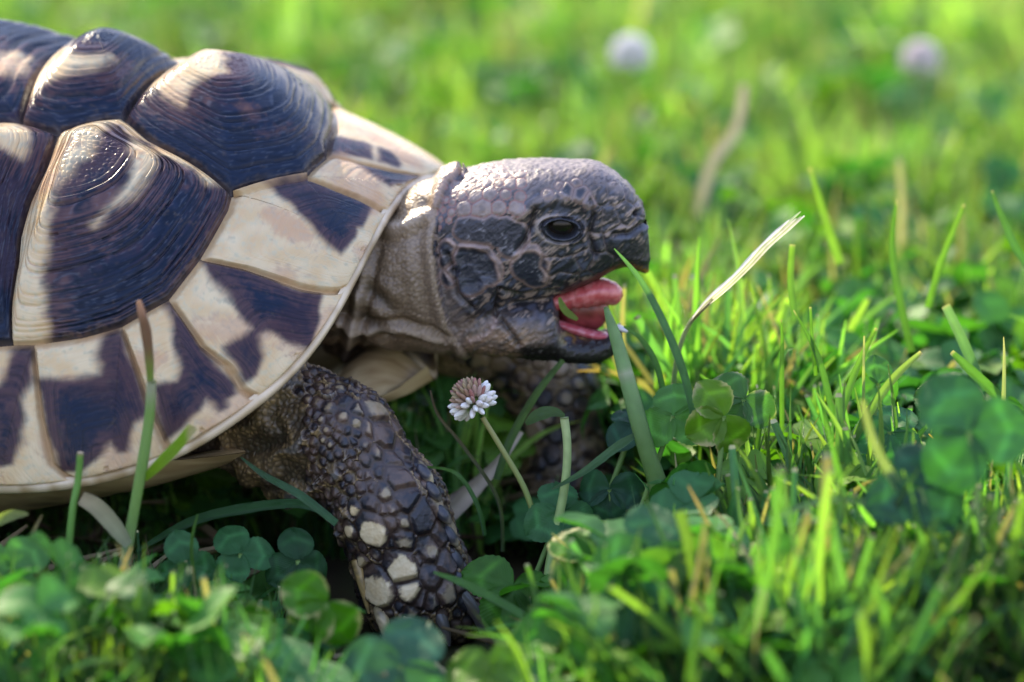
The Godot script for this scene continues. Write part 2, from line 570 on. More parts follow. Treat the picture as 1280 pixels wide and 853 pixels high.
	P.m3 = [pts([0.537, 0.445, 0.548, 0.442, 0.578, 0.469, 0.633, 0.517, 0.698, 0.571, 0.713, 0.594, 0.7, 0.608, 0.711, 0.629, 0.696, 0.638, 0.654, 0.611, 0.653, 0.642, 0.638, 0.669, 0.608, 0.718, 0.566, 0.644, 0.556, 0.598, 0.591, 0.583, 0.588, 0.553, 0.573, 0.523, 0.563, 0.497, 0.542, 0.461])]
	P.m4 = [pts([0.37, 0.639, 0.385, 0.709, 0.426, 0.85, 0.473, 0.822, 0.5, 0.769, 0.51, 0.731, 0.53, 0.756, 0.546, 0.754, 0.543, 0.68, 0.562, 0.65, 0.52, 0.571, 0.486, 0.511, 0.475, 0.51, 0.463, 0.526, 0.459, 0.567, 0.467, 0.6, 0.426, 0.617])]
	P.m5 = [pts([0.31, 0.668, 0.326, 0.591, 0.36, 0.575, 0.364, 0.637, 0.346, 0.685, 0.351, 0.775, 0.333, 0.842, 0.303, 0.857, 0.279, 0.854, 0.289, 0.687])]
	var vertebral := func(parts: Array, apex: Vector2, res: int, look: Dictionary, b: float, an: float): scute("vertebral_scute", loop(parts), apex, res, int(res * 2.4), b, an, look, root, 0.28, 1.05)
	vertebral.call([v1_c1, front, nuchal_back, front_far, mirror(v1_c1), v1_v2], Vector2(0.505, -0.005), 110, {"light": P.v1_light, "brown": P.v1_brown}, 0.85, 17.0)
	vertebral.call([v2_c1, v2_c2, v2_v3, mirror(v2_c2), mirror(v2_c1), v1_v2], Vector2(0.34, 0.0), 80, {"light": P.v2_light, "brown": P.v2_brown}, 0.78, 13.0)
	vertebral.call([v3_c2, v3_c3, v3_v4, mirror(v3_c3), mirror(v3_c2), v2_v3], Vector2(0.10, 0.0), 60, {"light": P.v3_light}, 0.78, 11.0)
	vertebral.call([v4_c3, v4_c4, v4_v5, mirror(v4_c4), mirror(v4_c3), v3_v4], Vector2(-0.20, 0.0), 36, {"tilt": Vector2(-1, 0), "at": [-0.2, 0.0]}, 0.5, 9.0)
	vertebral.call([v5_c4, ring_11, pts([-0.70, 0.08, -0.71, 0.0, -0.70, -0.08]), mirror(ring_11), mirror(v5_c4), v4_v5], Vector2(-0.5, 0.0), 36, {"tilt": Vector2(-1, 0), "at": [-0.5, 0.0]}, 0.5, 9.0)
	var costals := [
		[[v1_c1, ring_1, ring_2, ring_3, ring_4, ring_5, c1_c2, v2_c1], Vector2(0.372, 0.222), {"dark": P.c1, "also_light": P.c1_light}, 170, 0.55, 21.0],
		[[c1_c2, ring_5b, ring_6, c2_c3, v3_c2, v2_c2], Vector2(0.235, 0.262), {"light": P.c2_light}, 90, 0.6, 15.0],
		[[c2_c3, ring_6b, ring_7, c3_c4, v4_c3, v3_c3], Vector2(-0.08, 0.34), {"tilt": Vector2(-0.8, -0.6), "at": [-0.08, 0.34]}, 40, 0.45, 11.0],
		[[c3_c4, ring_8, ring_9, ring_10, v5_c4, v4_c4], Vector2(-0.42, 0.32), {"tilt": Vector2(-0.8, -0.6), "at": [-0.42, 0.32]}, 36, 0.4, 10.0]]
	for c in costals:
		scute("costal_scute", loop(c[0]), c[1], c[3], int(c[3] * 1.9), c[4], c[5], c[2], root, 0.30, 1.15)
	for k in costals.size():
		var c = costals[k]
		var far_parts := []
		for s in c[0]:
			far_parts.append(mirror(s))
		var ap := Vector2(c[1].x, -c[1].y) if k else Vector2(0.50, -0.285)
		var look = {"tilt": Vector2(0.1, 1.0), "at": [ap.x, ap.y]}
		if k == 0:
			look = {"dark": [mirror(P.c1[0])], "also_light": [pts([0.40, -0.12, 0.50, -0.14, 0.61, -0.2, 0.64, -0.26, 0.58, -0.29, 0.50, -0.245, 0.44, -0.22])]}
		scute("costal_scute", loop(far_parts), ap, 56 if k == 0 else 34, 110 if k == 0 else 64, (0.62 if k == 0 else 0.25), c[5], look, root, 0.2)
	# marginals
	scute("nuchal_scute", loop([nuchal_back, mf, rim_arc(mf[-1], nm1[-1]), nm1]), Vector2(0.965, 0.01), 60, 150, 0.10, 9.0, {"dark": P.nuchal}, root, 0.1, 0.35)
	var seams := [nm1, m12, m23, m34, m45]
	var inner := [join([front, ring_1]), ring_2, ring_3, ring_4]
	var looks := [{"dark": P.m1}, {"dark": P.m2}, {"dark": P.m3}, {"dark": P.m4}]
	for k in 4:
		var a: PackedVector2Array = seams[k]
		var b: PackedVector2Array = seams[k + 1]
		var ap := a[-1].lerp(b[-1], 0.62).normalized() * 0.975
		scute("marginal_scute", loop([inner[k], a, b, rim_arc(a[-1], b[-1])]), ap, 110, 230, 0.13, 13.0, looks[k], root, 0.06, 0.14)
	var rest := [[ring_5, ring_5b], [ring_6, ring_6b], [ring_7], [ring_8], [ring_9], [ring_10], [ring_11]]
	var degs := [[61.5, 79.0], [79.0, 97.0], [97.0, 114.0], [114.0, 131.0], [131.0, 146.0], [146.0, 160.0], [160.0, 173.0]]
	var last := m45
	for k in rest.size():
		var ringed := join(rest[k])
		var e := rim_at(degs[k][1])
		var next := pts([ringed[-1].x, ringed[-1].y, e.x, e.y])
		var ap := last[-1].lerp(next[-1], 0.6).normalized() * 0.975
		var look = {"dark": P.m5} if k == 0 else {"tilt": Vector2(-0.5, 0.8), "at": [ap.x, ap.y]}
		scute("marginal_scute", loop([ringed, last, next, rim_arc(last[-1], next[-1])]), ap, 70 if k == 0 else 26, 150 if k == 0 else 60, 0.12, 10.0, look, root, 0.06, 0.14)
		last = next
	# the far side
	last = mf
	var far_inner := [join([front_far, mirror(ring_1)]), mirror(ring_2), mirror(ring_3), mirror(ring_4), mirror(join(rest[0])), mirror(join(rest[1])), mirror(rest[2][0]), mirror(rest[3][0]), mirror(rest[4][0]), mirror(rest[5][0]), mirror(rest[6][0])]
	var far_deg := [-24.0, -38.0, -50.0, -61.5, -79.0, -97.0, -114.0, -131.0, -146.0, -160.0, -173.0]
	for k in far_inner.size():
		var fi: PackedVector2Array = far_inner[k]
		var inner_end := fi[-1] if fi[-1].distance_to(last[0]) > 0.02 else fi[0]
		var e := rim_at(far_deg[k])
		var next := pts([inner_end.x, inner_end.y, e.x, e.y])
		var ap := last[-1].lerp(next[-1], 0.6).normalized() * 0.975
		var look = {"dark": P.m1_far} if k == 0 else {"tilt": Vector2(-0.5, -0.8), "at": [ap.x, ap.y]}
		scute("marginal_scute", loop([fi, last, next, rim_arc(last[-1], next[-1])]), ap, 70 if k == 0 else 24, 160 if k == 0 else 56, 0.12, 10.0, look, root, 0.06, 0.14)
		last = next
	var tail := pts([-0.70, -0.08, -0.71, 0.0, -0.70, 0.08])
	scute("supracaudal_scute", loop([tail, last, pts([-0.70, 0.08, cos(deg_to_rad(173)), sin(deg_to_rad(173))]), rim_arc(rim_at(173), rim_at(187))]), Vector2(-0.93, 0), 26, 70, 0.15, 9.0, {"tilt": Vector2(-1, 0), "at": [-0.9, 0.0]}, root)
	# bone under the scutes
	var V := PackedVector3Array()
	var C := PackedColorArray()
	for i in 25:
		for j in 96:
			var q := rim_at(j * 3.75, maxf(i / 24.0, 0.002))
			var p := shell(q.x, q.y)
			V.append(p + (to_world(Vector3(0, 1.0, 0)) - p).normalized() * (0.13 + 0.3 * smooth(0.75, 0.45, q.length())))
			C.append(Color(0.06, 0.045, 0.035))
	mk("carapace_bone", V, C, grid_index(25, 96, true), M.horn, root)
	# thickness of the rim and its underside
	V = PackedVector3Array()
	C = PackedColorArray()
	var n := 360
	for k in 7:
		for j in n:
			var q := rim_at(j * 360.0 / n)
			var p := shell(q.x, q.y)
			var o := (p - shell(q.x * 0.8, q.y * 0.8))
			o = (o - SU * o.dot(SU)).normalized()
			var off = [Vector2(-0.06, 0.05), Vector2(0.035, -0.02), Vector2(0.055, -0.09), Vector2(0.02, -0.17), Vector2(-0.12, -0.21), Vector2(-0.6, -0.10), Vector2(-1.6, 0.35)][k]
			V.append(p + o * off.x + SU * off.y)
			var nn := nb.get_noise_3dv(p * 3.0)
			C.append(Color(0.60, 0.48, 0.33).lerp(Color(0.36, 0.25, 0.13), clampf(nn * 1.6 + 0.12 + k * 0.07, 0, 1)))
	mk("carapace_rim", V, C, flip(grid_index(7, n, true)), M.horn, root)
	build_plastron(root)

func flip(I: PackedInt32Array) -> PackedInt32Array:
	for t in range(0, I.size(), 3):
		var k := I[t + 1]
		I[t + 1] = I[t + 2]
		I[t + 2] = k
	return I

func join(parts: Array) -> PackedVector2Array:
	var out := PackedVector2Array()
	for p in parts:
		for q in p:
			if out.is_empty() or out[-1].distance_to(q) > 1e-4:
				out.append(q)
	return out

func rim_arc(a: Vector2, b: Vector2) -> PackedVector2Array:
	var s := a.angle()
	var d := wrapf(b.angle() - s, -PI, PI)
	var out := PackedVector2Array()
	for i in 13:
		out.append(Vector2.from_angle(s + d * i / 12.0))
	return out

func loop(parts: Array) -> PackedVector2Array:      # chain pieces that share end points into one closed outline
	var left := parts.duplicate()
	var out: PackedVector2Array = left.pop_front()
	out = out.duplicate()
	while left.size():
		var best := -1
		var back := false
		var dist := 1e9
		for i in left.size():
			for b in [false, true]:
				var e: Vector2 = left[i][-1] if b else left[i][0]
				if e.distance_to(out[-1]) < dist:
					dist = e.distance_to(out[-1])
					best = i
					back = b
		var piece: PackedVector2Array = left[best].duplicate()
		left.remove_at(best)
		if back:
			piece.reverse()
		for q in piece:
			if out[-1].distance_to(q) > 1e-4:
				out.append(q)
	if out[-1].distance_to(out[0]) < 1e-3:
		out.remove_at(out.size() - 1)
	return out

func build_plastron(root: Node3D):
	var rows := 60
	var cols := 49
	var V := PackedVector3Array()
	var C := PackedColorArray()
	for layer in 2:
		for i in rows:
			var f := lerpf(-7.6, 8.25, i / (rows - 1.0))
			var t := i / (rows - 1.0)
			var w := 4.5 * pow(maxf(1.0 - pow(absf(f - 0.3) / 8.0, 3.2), 0.0), 0.5)
			if f > 5.6:
				w = minf(w, lerpf(4.3, 1.7, smooth(5.2, 7.6, f)) * sqrt(maxf(1.0 - pow(maxf(f - 7.4, 0) / 0.86, 2), 0.0)))
			var bridge := smooth(6.6, 3.2, f) * smooth(-5.4, -3.4, f)
			w = maxf(w + bridge * 1.9, 0.02)
			for j in cols:
				var s := j / (cols - 1.0) * 2.0 - 1.0
				var u := -2.45 + 0.07 * maxf(0, -f)
				u += pow(absf(s), 5.0) * lerpf(0.35, 1.55, bridge)
				u -= 0.035 * exp(-pow(s * w / 0.06, 2))
				for sf in [5.9, 3.3, 0.2, -3.0, -5.6]:
					u += 0.04 * exp(-pow((f - sf + 0.25 * s * s) / 0.06, 2)) * (1 if layer else 1)
				if layer == 1:
					u += (0.42 + 0.75 * smooth(5.8, 7.4, f) * (1.0 - pow(absf(s), 3.0)) * smooth(8.25, 7.7, f)) * (1.0 - pow(absf(s), 8.0)) * (1.0 - pow(absf(f - 0.3) / 8.0, 12.0)) + 0.01
				var p := to_world(Vector3(f, u, s * w))
				V.append(p)
				var n1 := nb.get_noise_3dv(p * 0.55)
				var n2 := nb.get_noise_3dv(p * 3.0)
				var c := Color(0.55, 0.41, 0.22).lerp(Color(0.36, 0.24, 0.11), clampf(0.35 + n2 * 1.4, 0, 1))
				var blot := smooth(0.1, 0.22, n1 + n2 * 0.15) * smooth(0.95, 0.75, absf(s))
				C.append(c.lerp(Color(0.03, 0.024, 0.02), blot * 0.9))
	var I := flip(grid_index(rows, cols))
	var J := grid_index(rows, cols)
	for k in J:
		I.append(k + rows * cols)
	mk("plastron", V, C, I, M.horn, root)

func build_tortoise():
	var root := thing("tortoise", Vector3(-10, 0, -4), "brown and yellow tortoise with open mouth eating in the grass", "tortoise")
	build_shell(root)
	build_body(root)

# ---------------------------------------------------------------- the body: one skin, found as the zero of a distance

const TX0 := -4.6
const TDX := 0.04
var tables := {}

func table(name_: String, X: Array, cols: Array):
	var n := 190
	for k in cols.size():
		var out := PackedFloat32Array()
		for i in n:
			var x := TX0 + i * TDX
			var s := 0
			while s < X.size() - 2 and x > X[s + 1]:
				s += 1
			var t: float = clampf((x - X[s]) / (X[s + 1] - X[s]), 0, 1)
			var y: Array = cols[k]
			out.append(cubic_interpolate(y[s], y[s + 1], y[max(s - 1, 0)], y[min(s + 2, y.size() - 1)], t))
		tables[name_ + str(k)] = out
	tables[name_ + "x"] = PackedFloat32Array([X[0], X[-1]])

func centre_z(x: float) -> float:
	return clampf(-0.62 + 0.17 * x, -1.5, 0.2)

var sk0: PackedFloat32Array
var sk1: PackedFloat32Array
var sk2: PackedFloat32Array
var jw0: PackedFloat32Array
var jw1: PackedFloat32Array
var jw2: PackedFloat32Array
var nk0: PackedFloat32Array
var nk1: PackedFloat32Array
var nk2: PackedFloat32Array
var co := PackedFloat32Array()

func loft(p: Vector3, c: PackedFloat32Array, h: PackedFloat32Array, w: PackedFloat32Array, x0: float, x1: float, e: float) -> float:
	var x := clampf(p.x, x0, x1)
	var f := (x - TX0) / TDX
	var i := int(f)
	f -= i
	var cc := c[i] + (c[i + 1] - c[i]) * f
	var hh := h[i] + (h[i + 1] - h[i]) * f
	var ww := w[i] + (w[i + 1] - w[i]) * f
	if e > 2.4 and p.y > cc:
		e = 3.1
	var q := pow(pow(absf((p.y - cc) / hh), e) + pow(absf((p.z - clampf(-0.62 + 0.17 * x, -1.5, 0.2)) / ww), e), 1.0 / e)
	var d := (q - 1.0) * minf(hh, ww)
	var o := absf(p.x - x)
	return sqrt(maxf(d, 0) * maxf(d, 0) + o * o) if o > 0 else d

func smin(a: float, b: float, k: float) -> float:
	var h := maxf(k - absf(a - b), 0) / k
	return minf(a, b) - h * h * k * 0.25

func cap(p: Vector3, a: Vector3, b: Vector3, ra: float, rb: float) -> float:
	var ab := b - a
	var t := clampf((p - a).dot(ab) / ab.length_squared(), 0, 1)
	return (p - a - ab * t).length() - (ra + (rb - ra) * t)

func collar(y: float) -> float:
	var f := clampf((y - 4.0) / 0.05, 0, co.size() - 1.001)
	var i := int(f)
	return lerpf(co[i], co[i + 1], f - i)

func sd(p: Vector3) -> float:
	var l := p - SO
	var q := Vector3((l.dot(SF) + 0.9) / 7.4, (l.dot(SU) - 1.5) / 2.75, l.dot(SL) / 5.7)
	var d := (q.length() - 1.0) * 2.75
	if p.x > -5.2 and p.y > 2.9:
		var nk := loft(p, nk0, nk1, nk2, -4.138, -0.628, 2.2)
		nk = maxf(nk, p.x - collar(p.y) - 0.03)
		d = smin(d, nk, 0.6)
		if p.x > -3.2:
			var hd := smin(loft(p, sk0, sk1, sk2, -2.211, 2.658, 2.5), loft(p, jw0, jw1, jw2, -1.584, 2.149, 2.3), 0.1)
			d = smin(d, hd, 0.05)
	if p.y < 6.4 and p.x > -10.0:
		if p.z > -1.2:
			var n := smin(cap(p, Vector3(-4.53, 4.2, 1.3), Vector3(-3.23, 3.65, 1.9), 0.90, 0.95), cap(p, Vector3(-3.23, 3.65, 1.9), Vector3(-2.33, 2.35, 2.3), 0.95, 1.03), 0.4)
			n = smin(n, cap(p, Vector3(-2.33, 2.35, 2.3), Vector3(-1.81, 0.8, 2.4), 1.03, 1.05), 0.4)
			n = smin(n, cap(p, Vector3(-1.81, 0.8, 2.4), Vector3(-1.81, 0.8, 2.4) + Vector3(0.75, -0.45, 0.1), 1.05, 0.62), 0.5)
			n = smin(n, smin(cap(p, Vector3(-6.07, 3.79, 0.6), Vector3(-3.93, 2.84, 1.5), 0.85, 0.78), cap(p, Vector3(-6.07, 3.79, 0.6), Vector3(-6.07, 3.79, 0.6) + Vector3(-1.5, 0.6, -0.5), 0.8, 0.9), 0.5), 0.55)
			d = smin(d, n, 0.5)
		else:
			var n := smin(cap(p, Vector3(0, 4.08, -3.6), Vector3(0.8, 2.96, -3.3), 0.95, 0.9), cap(p, Vector3(0.8, 2.96, -3.3), Vector3(1.1, 1.31, -3), 0.9, 0.95), 0.4)
			n = smin(n, cap(p, Vector3(1.1, 1.31, -3), Vector3(1.1, 1.31, -3) + Vector3(0.7, -0.6, 0.1), 0.95, 0.6), 0.4)
			n = smin(n, cap(p, Vector3(0, 4.08, -3.6), Vector3(0, 4.08, -3.6) + Vector3(-3.0, 0.9, 0.9), 1.0, 1.2), 0.5)
			d = smin(d, n, 0.4)
	if p.x < -10.0 and p.y < 5.5:
		var n := 9.0
		for s in [1.0, -1.0]:
			var a := to_world(Vector3(-5.2, -0.4, 3.6 * s))
			var b := to_world(Vector3(-6.6, -1.6, 4.6 * s))
			var c := Vector3(b.x - 0.2, 0.55, b.z)
			n = minf(n, smin(cap(p, a, b, 1.4, 1.1), cap(p, b, c, 1.1, 1.05), 0.5))
		n = minf(n, cap(p, to_world(Vector3(-7.2, -0.6, 0)), to_world(Vector3(-9.4, -1.4, 0.3)), 0.75, 0.2))
		d = smin(d, n, 0.5)
	return d

func grad(p: Vector3, d: float) -> Vector3:
	var e := 0.015
	return Vector3(sd(p + Vector3(e, 0, 0)) - d, sd(p + Vector3(0, e, 0)) - d, sd(p + Vector3(0, 0, e)) - d) / e

func nets(lo: Vector3, n: Vector3i, h: float) -> Array:
	var nx := n.x + 1
	var ny := n.y + 1
	var nz := n.z + 1
	var F := PackedFloat32Array()
	F.resize(nx * ny * nz)
	var live := []
	for bz in range(0, nz, 4):
		for by in range(0, ny, 4):
			for bx in range(0, nx, 4):
				var c := lo + Vector3(bx + 1.5, by + 1.5, bz + 1.5) * h
				var d := sd(c)
				var far := absf(d) > h * 5.0
				if not far:
					live.append(Vector3i(bx, by, bz))
				for z in range(bz, mini(bz + 4, nz)):
					for y in range(by, mini(by + 4, ny)):
						var k := (z * ny + y) * nx
						for x in range(bx, mini(bx + 4, nx)):
							F[k + x] = d if far else sd(lo + Vector3(x, y, z) * h)
	var id := PackedInt32Array()
	id.resize(nx * ny * nz)
	id.fill(-1)
	var V := PackedVector3Array()
	var cells := PackedInt32Array()
	var off := [0, 1, nx, nx + 1, nx * ny, nx * ny + 1, nx * ny + nx, nx * ny + nx + 1]
	var at := [Vector3(0, 0, 0), Vector3(1, 0, 0), Vector3(0, 1, 0), Vector3(1, 1, 0), Vector3(0, 0, 1), Vector3(1, 0, 1), Vector3(0, 1, 1), Vector3(1, 1, 1)]
	var edges := [0, 1, 2, 3, 4, 5, 6, 7, 0, 2, 1, 3, 4, 6, 5, 7, 0, 4, 1, 5, 2, 6, 3, 7]
	for b in live:
		for z in range(b.z, mini(b.z + 4, nz - 1)):
			for y in range(b.y, mini(b.y + 4, ny - 1)):
				for x in range(b.x, mini(b.x + 4, nx - 1)):
					var k := (z * ny + y) * nx + x
					var m := 0
					for c in 8:
						if F[k + off[c]] < 0:
							m |= 1 << c
					if m == 0 or m == 255:
						continue
					var sum := Vector3.ZERO
					var cnt := 0
					for e in range(0, 24, 2):
						var a: int = edges[e]
						var c: int = edges[e + 1]
						if ((m >> a) & 1) != ((m >> c) & 1):
							var fa := F[k + off[a]]
							var fc := F[k + off[c]]
							sum += (at[a] as Vector3).lerp(at[c], fa / (fa - fc))
							cnt += 1
					id[k] = V.size()
					cells.append(k)
					V.append(lo + (Vector3(x, y, z) + sum / cnt) * h)
	var I := PackedInt32Array()
	var step := [1, nx, nx * ny]
	for k in cells:
		for ax in 3:
			var u: int = step[(ax + 1) % 3]
			var w: int = step[(ax + 2) % 3]
			var inside := F[k] < 0
			if inside == (F[k + step[ax]] < 0):
				continue
			if k - u - w < 0 or id[k - u] < 0 or id[k - w] < 0 or id[k - u - w] < 0:
				continue
			var a := id[k - u - w]
			var b := id[k - w]
			var c := id[k]
			var d := id[k - u]
			if inside:
				I.append_array([a, b, c, a, c, d])
			else:
				I.append_array([a, c, b, a, d, c])
	return [V, I]

func split(V: PackedVector3Array, I: PackedInt32Array, want: Callable) -> Array:
	var mid := {}
	var out := PackedInt32Array()
	for t in range(0, I.size(), 3):
		var a := I[t]
		var b := I[t + 1]
		var c := I[t + 2]
		if not want.call((V[a] + V[b] + V[c]) / 3.0):
			out.append_array([a, b, c])
			continue
		var m := [0, 0, 0]
		for e in 3:
			var p := I[t + e]
			var q := I[t + (e + 1) % 3]
			var key := mini(p, q) * 4000000 + maxi(p, q)
			if not mid.has(key):
				mid[key] = V.size()
				V.append((V[p] + V[q]) * 0.5)
			m[e] = mid[key]
		out.append_array([a, m[0], m[2], m[0], b, m[1], m[2], m[1], c, m[0], m[1], m[2]])
	return [V, out]

func detailed(p: Vector3) -> bool:
	return (p.x > -4.4 and p.y > 3.6 and p.z < 1.6) or (p.x > -7.2 and p.x < 1.0 and p.y < 5.6 and p.z > -0.1) or (p.x > -1.5 and p.y < 4.5)

# scales: a power diagram of seeds on the skin
var seed_at := PackedVector3Array()
var seed_r := PackedFloat32Array()
var seed_kind := PackedInt32Array()
var seed_id := PackedInt32Array()
var seed_grid := {}

func add_seed(p: Vector3, r: float, kind: int, id := 0):
	var k := seed_at.size()
	seed_at.append(p)
	seed_r.append(r)
	seed_kind.append(kind)
	seed_id.append(id if id else 1000 + k)
	var g := Vector3i((p / 0.4).floor())
	if not seed_grid.has(g):
		seed_grid[g] = PackedInt32Array()
	seed_grid[g].append(k)

func near_seeds(p: Vector3) -> PackedInt32Array:
	var out := PackedInt32Array()
	var g := Vector3i((p / 0.4).floor())
	for z in [-1, 0, 1]:
		for y in [-1, 0, 1]:
			for x in [-1, 0, 1]:
				var k := g + Vector3i(x, y, z)
				if seed_grid.has(k):
					out.append_array(seed_grid[k])
	return out

func line_dist(L: Array, p: Vector3) -> float:      # in the side view, for creases that both sides of the head share
	var best := 1e9
	var q := Vector2(p.x, p.y)
	for i in range(0, L.size() - 3, 3):
		var a := Vector2(L[i], L[i + 1])
		var b := Vector2(L[i + 3], L[i + 4])
		var t := clampf((q - a).dot(b - a) / (b - a).length_squared(), 0, 1)
		best = minf(best, (a + (b - a) * t - q).length_squared())
	return sqrt(best)

func build_body(root: Node3D):
	table("nk", [-4.138, -3.333, -2.531, -1.893, -1.496, -1.101, -0.628], [[5.586, 5.72, 5.982, 6.219, 6.324, 6.413, 6.466], [0.825, 1.019, 1.342, 1.614, 1.749, 1.835, 1.864], [1.25, 1.38, 1.45, 1.42, 1.36, 1.3, 1.3]])
	table("sk", [-2.211, -1.734, -1.259, -0.627, 0, 0.624, 1.168, 1.632, 2.018, 2.266, 2.437, 2.547, 2.61, 2.658], [[6.112, 6.276, 6.409, 6.714, 7.042, 7.141, 7.221, 7.329, 7.347, 7.263, 7.111, 6.972, 6.839, 6.698], [1.29, 1.564, 1.674, 1.569, 1.36, 1.333, 1.258, 1.151, 0.942, 0.798, 0.719, 0.624, 0.504, 0.329], [0.85, 1.05, 1.2, 1.3, 1.28, 1.16, 1.02, 0.88, 0.74, 0.6, 0.48, 0.37, 0.28, 0.18]])
	table("jw", [-1.584, -1.107, -0.632, 0, 0.504, 0.818, 0.945, 1.181, 1.494, 1.761, 1.979, 2.149], [[5.164, 5.129, 5.209, 5.239, 5.213, 5.196, 4.933, 4.838, 4.797, 4.81, 4.91, 5.082], [0.477, 0.468, 0.574, 0.638, 0.654, 0.653, 0.401, 0.311, 0.286, 0.27, 0.261, 0.212], [0.8, 1, 1.12, 1.14, 1.08, 1, 0.95, 0.86, 0.72, 0.56, 0.4, 0.2]])
	nk0 = tables.nk0
	nk1 = tables.nk1
	nk2 = tables.nk2
	sk0 = tables.sk0
	sk1 = tables.sk1
	sk2 = tables.sk2
	jw0 = tables.jw0
	jw1 = tables.jw1
	jw2 = tables.jw2
	var cy := [4.627, 5.396, 6.172, 6.979, 7.627, 8.084, 8.288]
	var cx := [-0.792, -1.217, -1.402, -1.492, -1.424, -1.218, -0.904]
	for i in 100:
		var y := 4.0 + i * 0.05
		var s := 0
		while s < cy.size() - 2 and y > cy[s + 1]:
			s += 1
		co.append(lerpf(cx[s], cx[s + 1], clampf((y - cy[s]) / (cy[s + 1] - cy[s]), -0.5, 1.3)))
	var net := nets(Vector3(-20.2, -0.6, -11.2), Vector3i(232, 96, 160), 0.1)
	var V: PackedVector3Array = net[0]
	var I: PackedInt32Array = net[1]
	# leave out what lies hidden inside the shell
	var keep := PackedInt32Array()
	for t in range(0, I.size(), 3):
		keep.append_array([I[t], I[t + 1], I[t + 2]])
	I = keep
	for k in 2:
		var r := split(V, I, detailed)
		V = r[0]
		I = r[1]
	var N := PackedVector3Array()
	N.resize(V.size())
	for i in V.size():
		var p := V[i]
		for k in 2:
			var d := sd(p)
			var g := grad(p, d)
			var gl := g.length()
			if gl < 0.05:
				break
			N[i] = g / gl
			p -= N[i] * clampf(d / gl, -0.06, 0.06)
			if not detailed(p):
				break
		V[i] = p
	place_seeds(V)
	var C := PackedColorArray()
	C.resize(V.size())
	for i in V.size():
		var p := V[i]
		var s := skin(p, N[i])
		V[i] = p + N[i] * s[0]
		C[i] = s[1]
	mk("body", V, C, I, M.skin, root)
	build_head_parts(root)

